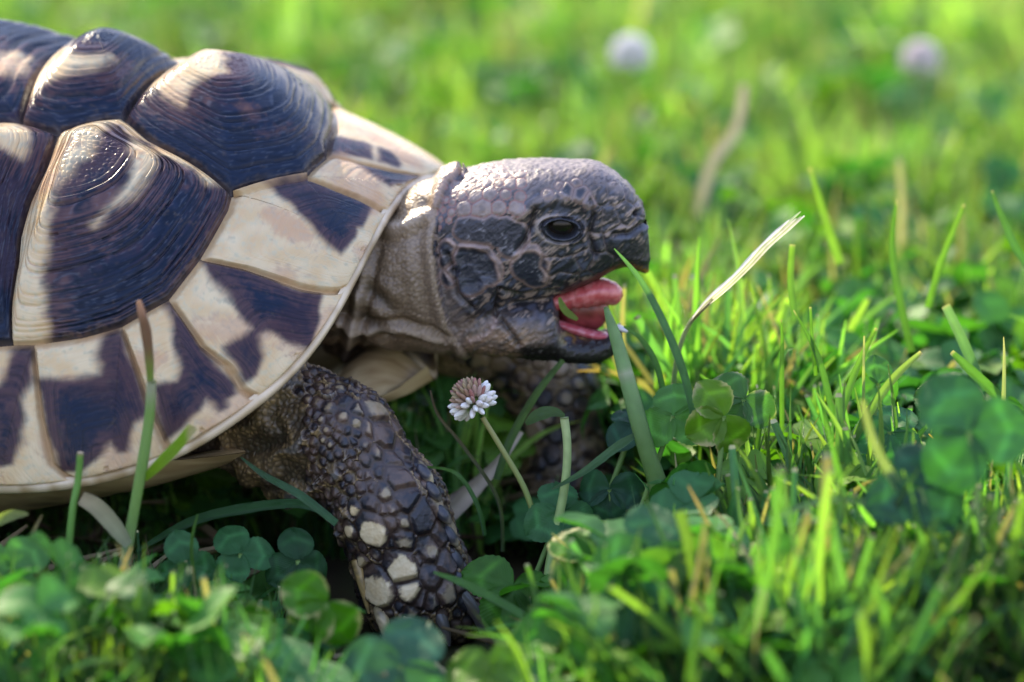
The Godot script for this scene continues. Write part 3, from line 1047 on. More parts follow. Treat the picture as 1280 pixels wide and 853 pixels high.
func place_seeds(V: PackedVector3Array):
	var H := [-1.323, 8.006, -0.218, 0.067, 0, 0, -1.093, 7.936, -0.073, 0.077, 0, 0, -1.244, 7.794, -0.013, 0.077, 0, 0, -1.371, 7.864, -0.047, 0.051, 0, 0, -1.42, 7.735, 0.064, 0.061, 0, 0, -1.294, 7.635, 0.08, 0.072, 0, 0, -1.14, 7.608, 0.183, 0.082, 0, 0, -1.37, 7.464, 0.127, 0.072, 0, 0, -1.191, 7.477, 0.224, 0.067, 0, 0, -0.912, 7.701, 0.246, 0.138, 0, 0, -1.116, 7.775, 0.08, 0.082, 0, 0, -0.939, 7.902, 0.069, 0.097, 0, 0, -1.07, 8.057, -0.267, 0.082, 0, 0, -0.864, 8.051, -0.07, 0.077, 0, 0, -0.728, 8.135, -0.108, 0.082, 0, 0, -0.675, 7.934, 0.203, 0.128, 0, 0, -0.787, 8.022, 0.03, 0.067, 0, 0, -0.557, 7.727, 0.399, 0.184, 0, 0, -0.407, 7.986, 0.27, 0.128, 0, 0, -0.458, 8.135, 0.07, 0.103, 0, 0, -0.585, 8.098, 0.064, 0.082, 0, 0, -0.231, 8.147, 0.165, 0.092, 0, 0, -0.24, 7.776, 0.471, 0.123, 0, 0, -0.105, 8.004, 0.37, 0.103, 0, 0, -0.004, 8.166, 0.246, 0.123, 0, 0, 0.172, 8.18, 0.263, 0.113, 0, 0, 0.161, 7.98, 0.443, 0.103, 0, 0, 0.096, 7.797, 0.539, 0.123, 0, 0, -0.333, 8.247, -0.074, 0.092, 0, 0, -0.587, 8.227, -0.206, 0.082, 0, 0, -0.105, 8.276, 0.007, 0.092, 0, 0, 0.172, 8.305, 0.067, 0.103, 0, 0, -0.843, 8.184, -0.392, 0.072, 0, 0, -1.024, 8.146, -0.556, 0.061, 0, 0, -1.303, 8.124, -0.496, 0.061, 0, 0, -1.46, 7.931, -0.203, 0.051, 0, 0, -1.485, 7.613, 0.14, 0.051, 0, 0, -1.405, 7.329, 0.169, 0.061, 0, 0, -1.478, 7.825, -0.061, 0.046, 0, 0, -0.886, 7.376, 0.4, 0.215, 1, 1, -0.633, 7.376, 0.509, 0.246, 1, 1, -0.381, 7.415, 0.559, 0.246, 1, 1, -0.155, 7.352, 0.618, 0.282, 1, 1, -0.004, 7.283, 0.652, 0.256, 1, 1, -0.029, 7.103, 0.656, 0.205, 1, 1, -0.912, 6.772, 0.477, 0.231, 3, 2, -0.685, 6.739, 0.554, 0.307, 3, 2, -0.508, 6.592, 0.587, 0.256, 3, 2, -0.838, 6.413, 0.502, 0.282, 3, 2, -1.091, 6.496, 0.421, 0.205, 3, 2, 0.323, 6.68, 0.627, 0.267, 1, 3, 0.475, 6.484, 0.573, 0.231, 1, 3, 0.373, 6.814, 0.641, 0.231, 1, 3, -1.242, 6.946, 0.344, 0.154, 2, 4, -1.253, 6.69, 0.362, 0.144, 2, 4, -1.219, 6.38, 0.379, 0.154, 2, 4, 1.05, 8.1, 0.406, 0.144, 1, 5, 1.3, 8.045, 0.433, 0.144, 1, 6, 1.476, 7.936, 0.472, 0.128, 2, 7, 1.677, 8.025, 0.415, 0.154, 4, 8, 1.982, 8.029, 0.321, 0.179, 4, 9, 2.292, 7.93, 0.12, 0.164, 4, 10, 2.446, 7.673, 0.13, 0.154, 4, 11, 1.226, 8.209, 0.321, 0.103, 2, 12, 0.9, 8.166, 0.355, 0.092, 2, 13, 0.673, 8.034, 0.451, 0.103, 2, 14, 0.976, 7.014, 0.612, 0.231, 4, 15, 1.278, 7.058, 0.58, 0.231, 4, 15, 0.775, 6.966, 0.629, 0.205, 4, 15, 0.776, 6.699, 0.599, 0.231, 4, 16, 1.079, 6.689, 0.56, 0.231, 4, 16, 1.381, 6.84, 0.541, 0.231, 4, 17, 1.631, 7.097, 0.531, 0.205, 4, 18, 1.881, 7.5, 0.487, 0.256, 4, 19, 2.185, 7.627, 0.371, 0.231, 4, 20, 1.678, 7.51, 0.525, 0.205, 4, 21, 2.035, 7.181, 0.453, 0.307, 5, 22, 2.293, 7.05, 0.344, 0.307, 5, 22, 2.445, 7.289, 0.261, 0.256, 5, 22, 1.687, 6.71, 0.442, 0.205, 4, 23, 0.982, 6.345, 0.443, 0.231, 4, 24]
	for i in range(0, H.size(), 6):
		add_seed(Vector3(H[i], H[i + 1], H[i + 2]), H[i + 3], H[i + 4], H[i + 5])
		var z := centre_z(H[i])
		if H[i + 2] - z > 0.15:
			add_seed(Vector3(H[i], H[i + 1], 2 * z - H[i + 2]), H[i + 3], H[i + 4], H[i + 5] + 100 if H[i + 5] else 0)
	var L := [-3.673, 4.5, 2.44, 0.12, 0, 0, -3.46, 4.433, 2.572, 0.154, 0, 0, -3.156, 4.539, 2.451, 0.171, 0, 0, -3.274, 4.694, 2.13, 0.137, 2, 0, -3.851, 4.54, 2.336, 0.086, 2, 0, -3.701, 4.331, 2.592, 0.094, 0, 0, -3.593, 4.254, 2.689, 0.086, 2, 0, -3.485, 4.081, 2.823, 0.086, 2, 0, -3.419, 4.237, 2.75, 0.103, 0, 0, -3.166, 4.312, 2.712, 0.154, 2, 0, -2.912, 4.406, 2.554, 0.171, 0, 0, -2.92, 4.21, 2.731, 0.137, 2, 0, -3.074, 4.087, 2.841, 0.103, 0, 0, -2.904, 4.013, 2.836, 0.103, 0, 0, -3.244, 4.121, 2.838, 0.086, 0, 0, -3.278, 3.962, 2.901, 0.077, 0, 0, -3.141, 3.864, 2.932, 0.086, 0, 0, -2.971, 3.891, 2.903, 0.086, 0, 0, -2.734, 3.808, 2.868, 0.129, 0, 0, -2.669, 4.063, 2.7, 0.171, 0, 0, -2.577, 4.321, 2.372, 0.274, 0, 0, -2.402, 3.928, 2.571, 0.274, 0, 0, -2.531, 3.626, 2.862, 0.146, 0, 0, -2.733, 3.505, 2.979, 0.129, 0, 0, -2.225, 3.471, 2.831, 0.189, 0, 0, -2.049, 3.57, 2.515, 0.206, 0, 0, -2.103, 3.186, 3.059, 0.274, 0, 0, -2.493, 3.343, 3.031, 0.154, 0, 0, -2.717, 3.266, 3.082, 0.103, 0, 0, -2.903, 3.411, 3.022, 0.086, 0, 0, -3.077, 3.181, 3.043, 0.077, 0, 0, -2.833, 3.04, 3.161, 0.103, 0, 0, -2.626, 3.084, 3.185, 0.103, 0, 0, -2.385, 2.984, 3.252, 0.171, 2, 0, -1.943, 2.85, 3.238, 0.257, 0, 0, -2.659, 2.766, 3.31, 0.171, 0, 0, -2.418, 2.681, 3.378, 0.103, 0, 0, -2.247, 2.701, 3.372, 0.12, 0, 0, -2.966, 2.639, 3.216, 0.12, 1, 0, -2.01, 2.444, 3.382, 0.154, 2, 0, -2.282, 2.41, 3.428, 0.154, 0, 0, -1.659, 2.477, 3.208, 0.291, 0, 0, -2.627, 2.287, 3.389, 0.274, 1, 0, -3.072, 2.198, 3.138, 0.137, 1, 0, -2.033, 2.075, 3.404, 0.206, 2, 0, -1.56, 1.852, 3.228, 0.24, 2, 0, -2.82, 1.559, 3.126, 0.154, 1, 0, -2.567, 1.78, 3.333, 0.103, 0, 0, -2.087, 1.548, 3.396, 0.291, 1, 0, -2.51, 1.128, 3.25, 0.326, 1, 0, -1.939, 1.15, 3.425, 0.24, 1, 0, -1.813, 1.624, 3.364, 0.129, 0, 0, -1.371, 2.084, 3.021, 0.206, 0, 0, -1.405, 2.622, 2.892, 0.206, 0, 0, -1.72, 3.3, 2.533, 0.154, 0, 0, -2.178, 3.922, 2.097, 0.171, 0, 0, -1.171, 2.101, 2.658, 0.206, 0, 0, -1.269, 1.528, 3.104, 0.223, 0, 0, -1.541, 1.321, 3.335, 0.24, 0, 0, -1.269, 1.006, 3.277, 0.223, 0, 0, -3.065, 1.782, 2.995, 0.12, 0, 0, -3.262, 2.436, 2.987, 0.103, 0, 0, -1.747, 0.992, 3.434, 0.206, 0, 0, -1.542, 0.909, 3.41, 0.189, 0, 0, -2.834, 3.294, 3.06, 0.077, 0, 0, -3.04, 3.459, 3.011, 0.077, 0, 0, -3.005, 3.662, 2.974, 0.077, 0, 0, -2.218, 2.046, 3.423, 0.12, 0, 0, -2.719, 1.358, 3.14, 0.103, 0, 0, -3.416, 3.824, 2.919, 0.077, 2, 0, -3.554, 3.901, 2.867, 0.069, 2, 0, -3.807, 4.349, 2.534, 0.077, 0, 0, -3.874, 4.192, 2.607, 0.069, 0, 0, -4.031, 4.638, 2.184, 0.077, 0, 0, -3.475, 4.656, 2.244, 0.103, 0, 0, -3.656, 4.718, 2.093, 0.094, 0, 0]
	for i in range(0, L.size(), 6):
		add_seed(Vector3(L[i], L[i + 1], L[i + 2]), L[i + 3] * (1.15 if int(L[i + 4]) == 1 else 1.0), 10 + int(L[i + 4]), 0)
	# fill the rest of the forelegs with smaller scales
	var r2 := RandomNumberGenerator.new()
	r2.seed = 5
	for t in 26000:
		var p := V[r2.randi() % V.size()]
		var near := p.x > -4.4 and p.x < 0.0 and p.y < 4.9 and p.z > 0.6
		var far := p.x > -1.0 and p.y < 4.2 and p.z < -1.7
		var hind := p.x < -11.0 and p.y < 3.4
		var head_top := p.x > -0.904 and p.x < -0.2 and p.y > 7.3
		if not (near or far or hind or head_top):
			continue
		if near and not leg_front(p):
			continue
		var r := r2.randf_range(0.08, 0.13) if head_top else r2.randf_range(0.06, 0.10)
		if near and p.y < 2.5:
			r = r2.randf_range(0.08, 0.16)
		if far or hind:
			r = r2.randf_range(0.14, 0.26)
		var ok := true
		for k in near_seeds(p):
			if seed_at[k].distance_to(p) < (seed_r[k] + r) * (1.04 if near else 0.93):
				ok = false
				break
		if ok:
			add_seed(p, r, 0 if head_top else 10, 0)

func leg_front(p: Vector3) -> bool:      # the scaly face of the near foreleg, not the soft fold behind the elbow
	var a := Vector3(-4.53, 4.2, 1.3)
	var b := Vector3(-2.33, 2.35, 2.3)
	return p.x > -3.9 + 0.0 * a.x and (p.x - (-3.95 + maxf(0, 3.0 - p.y) * 0.35)) > 0.0

func skin(p: Vector3, n: Vector3) -> Array:
	var h := 0.0
	var n1 := na.get_noise_3d(p.x * 1.3, p.y * 1.3, p.z * 1.3)
	var n2 := nb.get_noise_3d(p.x * 4.0, p.y * 4.0, p.z * 4.0)
	var c := Color(0.10, 0.075, 0.055)
	var head := p.y > 4.3 and p.x > -2.0 and p.x > collar(p.y) - 0.02 and p.z > -3.0 and p.z < 2.0
	var neck := not head and p.x > -5.2 and p.y > 4.1 and p.z < 1.2
	var scaly := false
	var near := near_seeds(p)
	var b1 := -1
	var d1 := 1e9
	var d2 := 1e9
	var b2 := -1
	var limb := 0.5 if p.x > -4.5 and p.y < 5.0 and p.z > 0.3 else 0.0      # scales of the leg are longer than wide
	for k in near:
		var rel := p - seed_at[k]
		var al := rel.dot(LIMB) * limb
		var d := rel.length_squared() - al * al * 1.6 - seed_r[k] * seed_r[k]
		if d < d1:
			if b1 >= 0 and seed_id[k] != seed_id[b1]:
				d2 = d1
				b2 = b1
			d1 = d
			b1 = k
		elif d < d2 and seed_id[k] != seed_id[b1]:
			d2 = d
			b2 = k
	var e := 0.0
	var kind := -1
	if b1 >= 0:
		var rel1 := p - seed_at[b1]
		var dist := sqrt(maxf(0.0, rel1.length_squared() - pow(rel1.dot(LIMB) * limb, 2) * 1.6))
		var reach := seed_r[b1] * (1.45 if seed_kind[b1] < 10 else 1.25)
		if dist < reach:
			kind = seed_kind[b1]
			e = (d2 - d1) / (2.0 * seed_at[b1].distance_to(seed_at[b2])) if b2 >= 0 else 1.0
			e = minf(e, (reach - dist) * 0.8)
	if head:
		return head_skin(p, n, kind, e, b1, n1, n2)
	if neck:
		var g := nc.get_noise_3d(p.x * 11.0, p.y * 11.0, p.z * 11.0) + 1.0
		var g2 := nc.get_noise_3d(p.x * 5.5 + 9.0, p.y * 5.5, p.z * 5.5) + 1.0
		h += 0.009 * smooth(0.05, 0.5, g) + 0.010 * smooth(0.0, 0.25, g2)
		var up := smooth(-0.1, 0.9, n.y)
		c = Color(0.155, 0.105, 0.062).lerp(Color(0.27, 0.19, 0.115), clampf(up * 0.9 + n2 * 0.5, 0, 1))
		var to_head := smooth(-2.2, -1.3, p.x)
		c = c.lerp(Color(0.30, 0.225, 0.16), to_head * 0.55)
		c = c.lerp(Color(0.045, 0.033, 0.028), smooth(0.25, 0.02, g) * 0.4)
		c = c.lerp(Color(0.34, 0.29, 0.27), smooth(0.5, 0.9, g) * 0.35)
		# folds along the neck
		var w := na.get_noise_2d(p.x * 0.5, 3.0) * 0.5
		var fold := sin((p.y + w + p.x * 0.24) * 9.0) * smooth(-1.9, -2.6, p.x) * smooth(6.6, 6.0, p.y)
		h += 0.06 * fold
		c = c.lerp(Color(0.03, 0.024, 0.02), smooth(-0.2, -1.0, fold) * 0.6)
		for L in NECK_RIDGES:
			var d := line_dist(L, p)
			if d < 0.4 and n.z > -0.2:
				h += 0.09 * exp(-pow(d / 0.085, 2)) - 0.07 * exp(-pow((d - 0.2) / 0.08, 2))
				c = c.lerp(Color(0.36, 0.28, 0.21), 0.6 * exp(-pow(d / 0.08, 2)))
		# rolled edge of the collar
		var ce := collar(p.y) - p.x
		h += 0.085 * exp(-pow((ce - 0.10) / 0.12, 2)) + 0.03 * sin(ce * 14.0) * smooth(0.9, 0.2, ce)
		c = c.lerp(Color(0.30, 0.19, 0.15), exp(-pow((ce - 0.06) / 0.1, 2)) * 0.6 * smooth(7.2, 8.0, p.y))
		return [h, c]
	# limbs and belly
	if kind >= 10:
		var r := seed_r[b1]
		var we := minf(0.085, r * 0.62)
		var dome := smooth(0.008, we, e)
		var away := (p - seed_at[b1]) / r
		var tilt := clampf(away.dot(LIMB), -1, 1)
		h += dome * (0.035 + r * 0.19) * (0.75 + 0.6 * tilt) - 0.02
		h += 0.01 * n2
		var dark := Color(0.016, 0.014, 0.018).lerp(Color(0.10, 0.062, 0.045), clampf(0.45 + n1 + n2, 0, 1))
		var rnd := float(hash(seed_id[b1]) % 100) / 100.0
		var cream := Color(0.66, 0.52, 0.31).lerp(Color(0.56, 0.40, 0.20), clampf(0.4 + n2, 0, 1))
		var k := 0.0
		if kind == 11:
			k = smooth(0.92, 0.62, away.length() + n2 * 0.5 - 0.30 * tilt) * smooth(0.005, 0.05, e)
		elif kind == 12:
			k = smooth(0.70, 0.35, away.length() + n2 * 0.5 - 0.25 * tilt) * 0.38
		elif rnd > 0.6:
			k = smooth(0.02, 0.09, e - 0.03 + n2 * 0.05) * 0.35
		c = dark.lerp(cream, k)
		c = c.lerp(Color(0.035, 0.018, 0.013), 1.0 - smooth(0.004, 0.03, e))
	else:
		var g := nc.get_noise_3d(p.x * 9.0, p.y * 9.0, p.z * 9.0) + 1.0
		h += 0.022 * smooth(0.05, 0.5, g)
		c = Color(0.085, 0.060, 0.036).lerp(Color(0.33, 0.22, 0.10), clampf(0.25 + n1 * 0.7 + n2 * 0.7 + 0.35 * smooth(-4.6, -3.6, p.x), 0, 1))
		c = c.lerp(Color(0.025, 0.019, 0.014), smooth(0.35, 0.05, g) * 0.6)
		# soft skin of the upper arm hangs in folds
		var f := sin((p.x * 0.8 - p.y * 0.75 + n1 * 0.35) * 7.0) * smooth(-2.4, -3.3, p.x) * smooth(-9.0, -7.0, p.x)
		h += 0.07 * f
		c = c.lerp(Color(0.028, 0.022, 0.016), smooth(0.0, -0.9, f) * 0.65)
		c = c.lerp(Color(0.15, 0.16, 0.18), smooth(0.75, 1.0, f) * smooth(-4.8, -4.0, p.x) * 0.5)
	if p.z < -1.4 and p.x > -2.5:
		c = c.lerp(Color(0.30, 0.21, 0.12), smooth(0.15, 0.4, n1 + n2 * 0.5) * 0.5) * 0.8
	return [h, c]

const LIMB := Vector3(0.5, -0.84, 0.2)
const NECK_RIDGES := [[-6.31, -9.44, -69.72, -2.71, 7.17, -0.69, -2.36, 7.23, -0.12, -2.04, 7.33, 0.08, -1.7, 7.54, 0.1], [-3.35, 5.39, 0.14, -3.02, 5.24, 0.14, -2.56, 5.31, 0.26, -2.1, 5.32, 0.29, -1.71, 5.17, 0.22, -1.29, 5.01, 0.13]]
const CREASES := [[0.84, 6.13, 0.31, 0.43, 6.07, 0.34, 0.19, 6.02, 0.33, -0.22, 6.18, 0.52], [-0.25, 6.19, 0.53, -0.31, 5.75, 0.29, -0.33, 5.5, 0.37, -0.22, 5.55, 0.36, -0.09, 5.4, 0.48, 0.03, 5.24, 0.52, 0.12, 5.07, 0.51], [-1.23, 6.84, 0.36, -1.14, 6.5, 0.4, -1.05, 6.06, 0.41, -0.77, 5.78, 0.41], [0.43, 7.78, 0.56, 0.34, 7.43, 0.64, 0.23, 7.17, 0.65, 0.12, 7.01, 0.66], [2.56, 7.4, 0.07, 2.4, 7.36, 0.28, 2.28, 7.27, 0.36, 1.96, 7.27, 0.47], [1.5, 7.94, 0.47, 1.56, 7.64, 0.53, 1.47, 7.3, 0.56, 1.61, 6.88, 0.51]]
const RIDGES := [[-1.23, 7.12, 0.32, -1.08, 7.03, 0.4, -0.74, 7.04, 0.52, -0.49, 6.95, 0.59, -0.31, 6.75, 0.62, -0.22, 6.39, 0.58], [-0.81, 5.08, 0.31, -0.53, 5.21, 0.41, -0.37, 5.36, 0.43, -0.33, 5.55, 0.32], [0, 6.81, 0.65, 0.15, 6.98, 0.66, 0.43, 7.01, 0.65, 0.64, 6.88, 0.64, 0.72, 6.72, 0.61, 0.62, 6.37, 0.52]]
const BROW := [0.18, 7.69, 0.58, 0.43, 7.89, 0.52, 0.83, 7.99, 0.47, 1.25, 7.96, 0.48, 1.5, 7.83, 0.5]
const NOSTRIL := Vector3(2.38, 7.63, 0.23)
const EYE := Vector3(0.95, 7.43, 0.61)
const EYE_TILT := -0.10

func head_skin(p: Vector3, n: Vector3, kind: int, e: float, b1: int, n1: float, n2: float) -> Array:
	var h := 0.0
	var cz := centre_z(p.x)
	# streaks that run up and forward over the face
	var u := p.x * 0.78 + p.y * 0.62
	var v := -p.x * 0.62 + p.y * 0.78
	var s1 := na.get_noise_3d(u * 2.6, v * 7.0, p.z * 3.0)
	var s2 := na.get_noise_3d(u * 5.0, v * 19.0, p.z * 6.0 + 9.0)
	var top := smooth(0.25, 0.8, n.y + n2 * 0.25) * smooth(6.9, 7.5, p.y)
	var slate := Color(0.020, 0.019, 0.023)
	var tan_ := Color(0.32, 0.235, 0.185)
	var c := slate.lerp(tan_, smooth(0.12, 0.5, s1 * 0.6 + s2 * 0.4 + n2 * 0.5) * 0.72)
	c = c.lerp(Color(0.10, 0.11, 0.16), smooth(0.1, 0.5, -s1) * 0.45)
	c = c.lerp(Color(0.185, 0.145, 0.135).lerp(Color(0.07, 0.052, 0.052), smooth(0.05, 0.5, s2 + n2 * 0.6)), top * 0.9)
	h += 0.007 * s1 + 0.005 * s2 + 0.005 * n2
	# back of the jaw and throat are brown skin
	var low := smooth(5.75, 5.2, p.y + n2 * 0.2) * smooth(1.0, 0.2, p.x)
	var g := nc.get_noise_3d(p.x * 10.0, p.y * 10.0, p.z * 10.0) + 1.0
	c = c.lerp(Color(0.27, 0.175, 0.105).lerp(Color(0.10, 0.075, 0.055), clampf(0.5 + s1, 0, 1)), low * 0.9)
	h += 0.018 * smooth(0.05, 0.5, g) * low
	var back := smooth(-0.75, -1.1, p.x) * smooth(6.9, 6.4, p.y)
	c = c.lerp(Color(0.13, 0.10, 0.085), back * 0.6)
	# lower beak: black, with rusty edges and pale crumbs
	var under := smooth(5.14, 4.98, p.y - maxf(0, p.x - 1.2) * 0.08) * smooth(-0.1, 0.3, p.x)
	var crumbs := nc.get_noise_3d(p.x * 7.0, p.y * 9.0, p.z * 7.0) + 1.0
	c = c.lerp(Color(0.011, 0.009, 0.008).lerp(Color(0.32, 0.27, 0.22), smooth(0.72, 0.9, crumbs) * 0.45), under)
	h += 0.025 * smooth(0.3, 0.8, crumbs) * under
	var rust := smooth(0.85, 1.0, p.x) * smooth(5.35, 5.05, p.y) * (1.0 - under) * smooth(-0.35, 0.3, s1 + n2 * 0.6)
	c = c.lerp(Color(0.24, 0.115, 0.02).lerp(Color(0.12, 0.11, 0.025), smooth(1.3, 0.9, p.x)), rust)
	# upper beak: dark with an amber cutting edge
	if p.x > 0.8 and p.y > 5.5:
		var f := clampf((p.x - TX0) / TDX, 0, 187)
		var bottom := sk0[int(f)] - sk1[int(f)]
		var edge := p.y - bottom
		var beak := smooth(1.35, 1.75, p.x) * smooth(7.25, 6.9, p.y)
		c = c.lerp(Color(0.012, 0.012, 0.015).lerp(Color(0.12, 0.10, 0.09), smooth(0.3, 0.8, s2) * 0.6), beak * 0.95)
		c = c.lerp(Color(0.42, 0.22, 0.03), smooth(0.20, 0.03, edge + s2 * 0.08) * smooth(1.1, 1.5, p.x) * 0.85)
		h += 0.02 * exp(-pow((edge - 0.30) / 0.05, 2)) * beak
	# roof of the mouth
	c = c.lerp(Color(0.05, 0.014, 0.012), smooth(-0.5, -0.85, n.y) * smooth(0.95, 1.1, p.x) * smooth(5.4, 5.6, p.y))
	if kind >= 0 and kind < 10:
		var r := seed_r[b1]
		var dome := smooth(0.0, 0.055, e)
		var groove := 1.0 - smooth(0.004, 0.026, e)
		if kind == 0:
			h += dome * 0.022 - 0.010
			c = Color(0.165, 0.125, 0.11).lerp(Color(0.26, 0.20, 0.175), clampf(0.5 + n2 * 1.6, 0, 1))
			c = c.lerp(Color(0.30, 0.22, 0.17), smooth(0.07, 0.11, e) * clampf(0.3 + n2, 0, 1) * 0.8)
			c = c.lerp(Color(0.23, 0.105, 0.085), groove)
		elif kind == 1 or kind == 2 or kind == 3:
			var d := dome
			h += (0.034 if kind == 1 else 0.028) * d - 0.012
			if kind == 3:
				h -= 0.075 * smooth(0.05, 0.2, e)
			var dk := Color(0.020, 0.022, 0.032).lerp(Color(0.19, 0.18, 0.20), smooth(0.22, 0.6, n2 + s2 * 0.5) * (0.75 if kind != 3 else 0.25))
			if kind == 3:
				dk = dk.lerp(Color(0.075, 0.08, 0.11), smooth(0.1, 0.6, na.get_noise_3d(p.x * 2.0, p.y * 9.0, 4.0)) * 0.7)
			c = c.lerp(dk, d)
			c = c.lerp(Color(0.27, 0.185, 0.155), smooth(0.09, 0.02, e) * 0.75)
			c = c.lerp(Color(0.11, 0.065, 0.055), groove * 0.7)
		else:
			# faint plates of the snout
			h += dome * 0.022
			var tone := clampf(0.5 + 0.5 * sin(float(seed_id[b1]) * 2.3), 0, 1)
			c = c * (0.75 + 0.45 * tone)
			c = c.lerp(Color(0.17, 0.13, 0.12), smooth(0.035, 0.0, e) * 0.5)
			h -= groove * 0.012
	for L in CREASES:
		var d := line_dist(L, p)
		if d < 0.25:
			h -= 0.075 * exp(-pow(d / 0.045, 2)) - 0.02 * exp(-pow((d - 0.12) / 0.05, 2))
			c = c.lerp(Color(0.02, 0.015, 0.013), exp(-pow(d / 0.035, 2)) * 0.8)
	for L in RIDGES:
		var d := line_dist(L, p)
		if d < 0.25:
			h += 0.03 * exp(-pow(d / 0.05, 2))
			c = c.lerp(Color(0.33, 0.23, 0.19), exp(-pow(d / 0.045, 2)) * (0.7 + n2 * 0.6))
	# brow above the eye, and the hollow in front of it
	if absf(p.z - cz) > 0.2:
		var bd := line_dist(BROW, p)
		h += 0.10 * exp(-pow(bd / 0.13, 2))
		c = c.lerp(Color(0.22, 0.17, 0.155), exp(-pow(bd / 0.08, 2)) * 0.5 * clampf(0.6 + n2 * 2.0, 0, 1))
		var nd := Vector2(p.x - NOSTRIL.x, (p.y - NOSTRIL.y) * 1.4).length()
		h -= 0.10 * exp(-pow(nd / 0.06, 2)) - 0.02 * exp(-pow((nd - 0.13) / 0.05, 2))
		c = c.lerp(Color(0.008, 0.007, 0.007), exp(-pow(nd / 0.065, 2)))
	# eye
	if absf(p.z - cz) > 0.35:
		var dx := p.x - EYE.x
		var dy := p.y - EYE.y
		var ex := (dx * cos(EYE_TILT) + dy * sin(EYE_TILT))
		var ey := (-dx * sin(EYE_TILT) + dy * cos(EYE_TILT))
		var q := sqrt(pow(ex / 0.275, 2) + pow(ey / (0.14 if ey > 0 else 0.19), 2))
		if q < 2.6:
			h -= 0.24 * smooth(1.12, 0.75, q)
			h += (0.10 if ey > 0 else 0.06) * exp(-pow((q - 1.22) / 0.15, 2)) - 0.035 * exp(-pow((q - 1.45) / 0.09, 2)) + 0.035 * exp(-pow((q - 1.68) / 0.13, 2))
			if ey > 0:
				h += 0.018 * sin(q * 24.0) * smooth(1.2, 1.4, q) * smooth(2.2, 1.7, q)
			c = c.lerp(Color(0.022, 0.024, 0.034), smooth(1.6, 1.35, q))
			c = c.lerp(Color(0.30, 0.25, 0.22), exp(-pow((q - 1.75) / 0.16, 2)) * smooth(0.12, -0.25, ex) * 0.8)
			c = c.lerp(Color(0.014, 0.014, 0.018), exp(-pow((q - 1.45) / 0.06, 2)) * 0.7)
			c = c.lerp(Color(0.012, 0.012, 0.014), smooth(1.1, 0.95, q))
	return [h, c]

func blob(centre: Vector3, ax: Vector3, ay: Vector3, az: Vector3, rows := 24, cols := 32) -> Array:      # an ellipsoid as [V, I]
	var V := PackedVector3Array()
	for i in rows + 1:
		var a := PI * i / rows
		for j in cols:
			var b := TAU * j / cols
			V.append(centre + ay * cos(a) + (ax * cos(b) + az * sin(b)) * sin(a))
	var I := grid_index(rows + 1, cols, true)
	if (ax.cross(ay)).dot(az) < 0:
		I = flip(I)
	return [V, flip(I)]

func tinted(V: PackedVector3Array, f: Callable) -> PackedColorArray:
	var C := PackedColorArray()
	for p in V:
		C.append(f.call(p))
	return C

func tube(P: PackedVector3Array, radii: PackedFloat32Array, sides := 10, flat := 1.0) -> Array:
	var V := PackedVector3Array()
	var UV := PackedVector2Array()
	var side := Vector3.ZERO
	for i in P.size():
		var t := (P[mini(i + 1, P.size() - 1)] - P[maxi(i - 1, 0)]).normalized()
		if side == Vector3.ZERO:
			side = t.cross(Vector3(0.13, 0.2, 1)).normalized()
		side = (side - t * side.dot(t)).normalized()
		var up := t.cross(side)
		for j in sides:
			var a := TAU * j / sides
			V.append(P[i] + (side * cos(a) + up * sin(a) * flat) * radii[i])
			UV.append(Vector2(j / float(sides) * 2.0, i * 0.3))
	var I := flip(grid_index(P.size(), sides, true))
	var a := V.size()
	V.append(P[0])
	V.append(P[-1])
	UV.append(Vector2.ZERO)
	UV.append(Vector2.ZERO)
	for j in sides:
		I.append_array([a, (j + 1) % sides, j])
		I.append_array([a + 1, (P.size() - 1) * sides + j, (P.size() - 1) * sides + (j + 1) % sides])
	return [V, flip(I), UV]

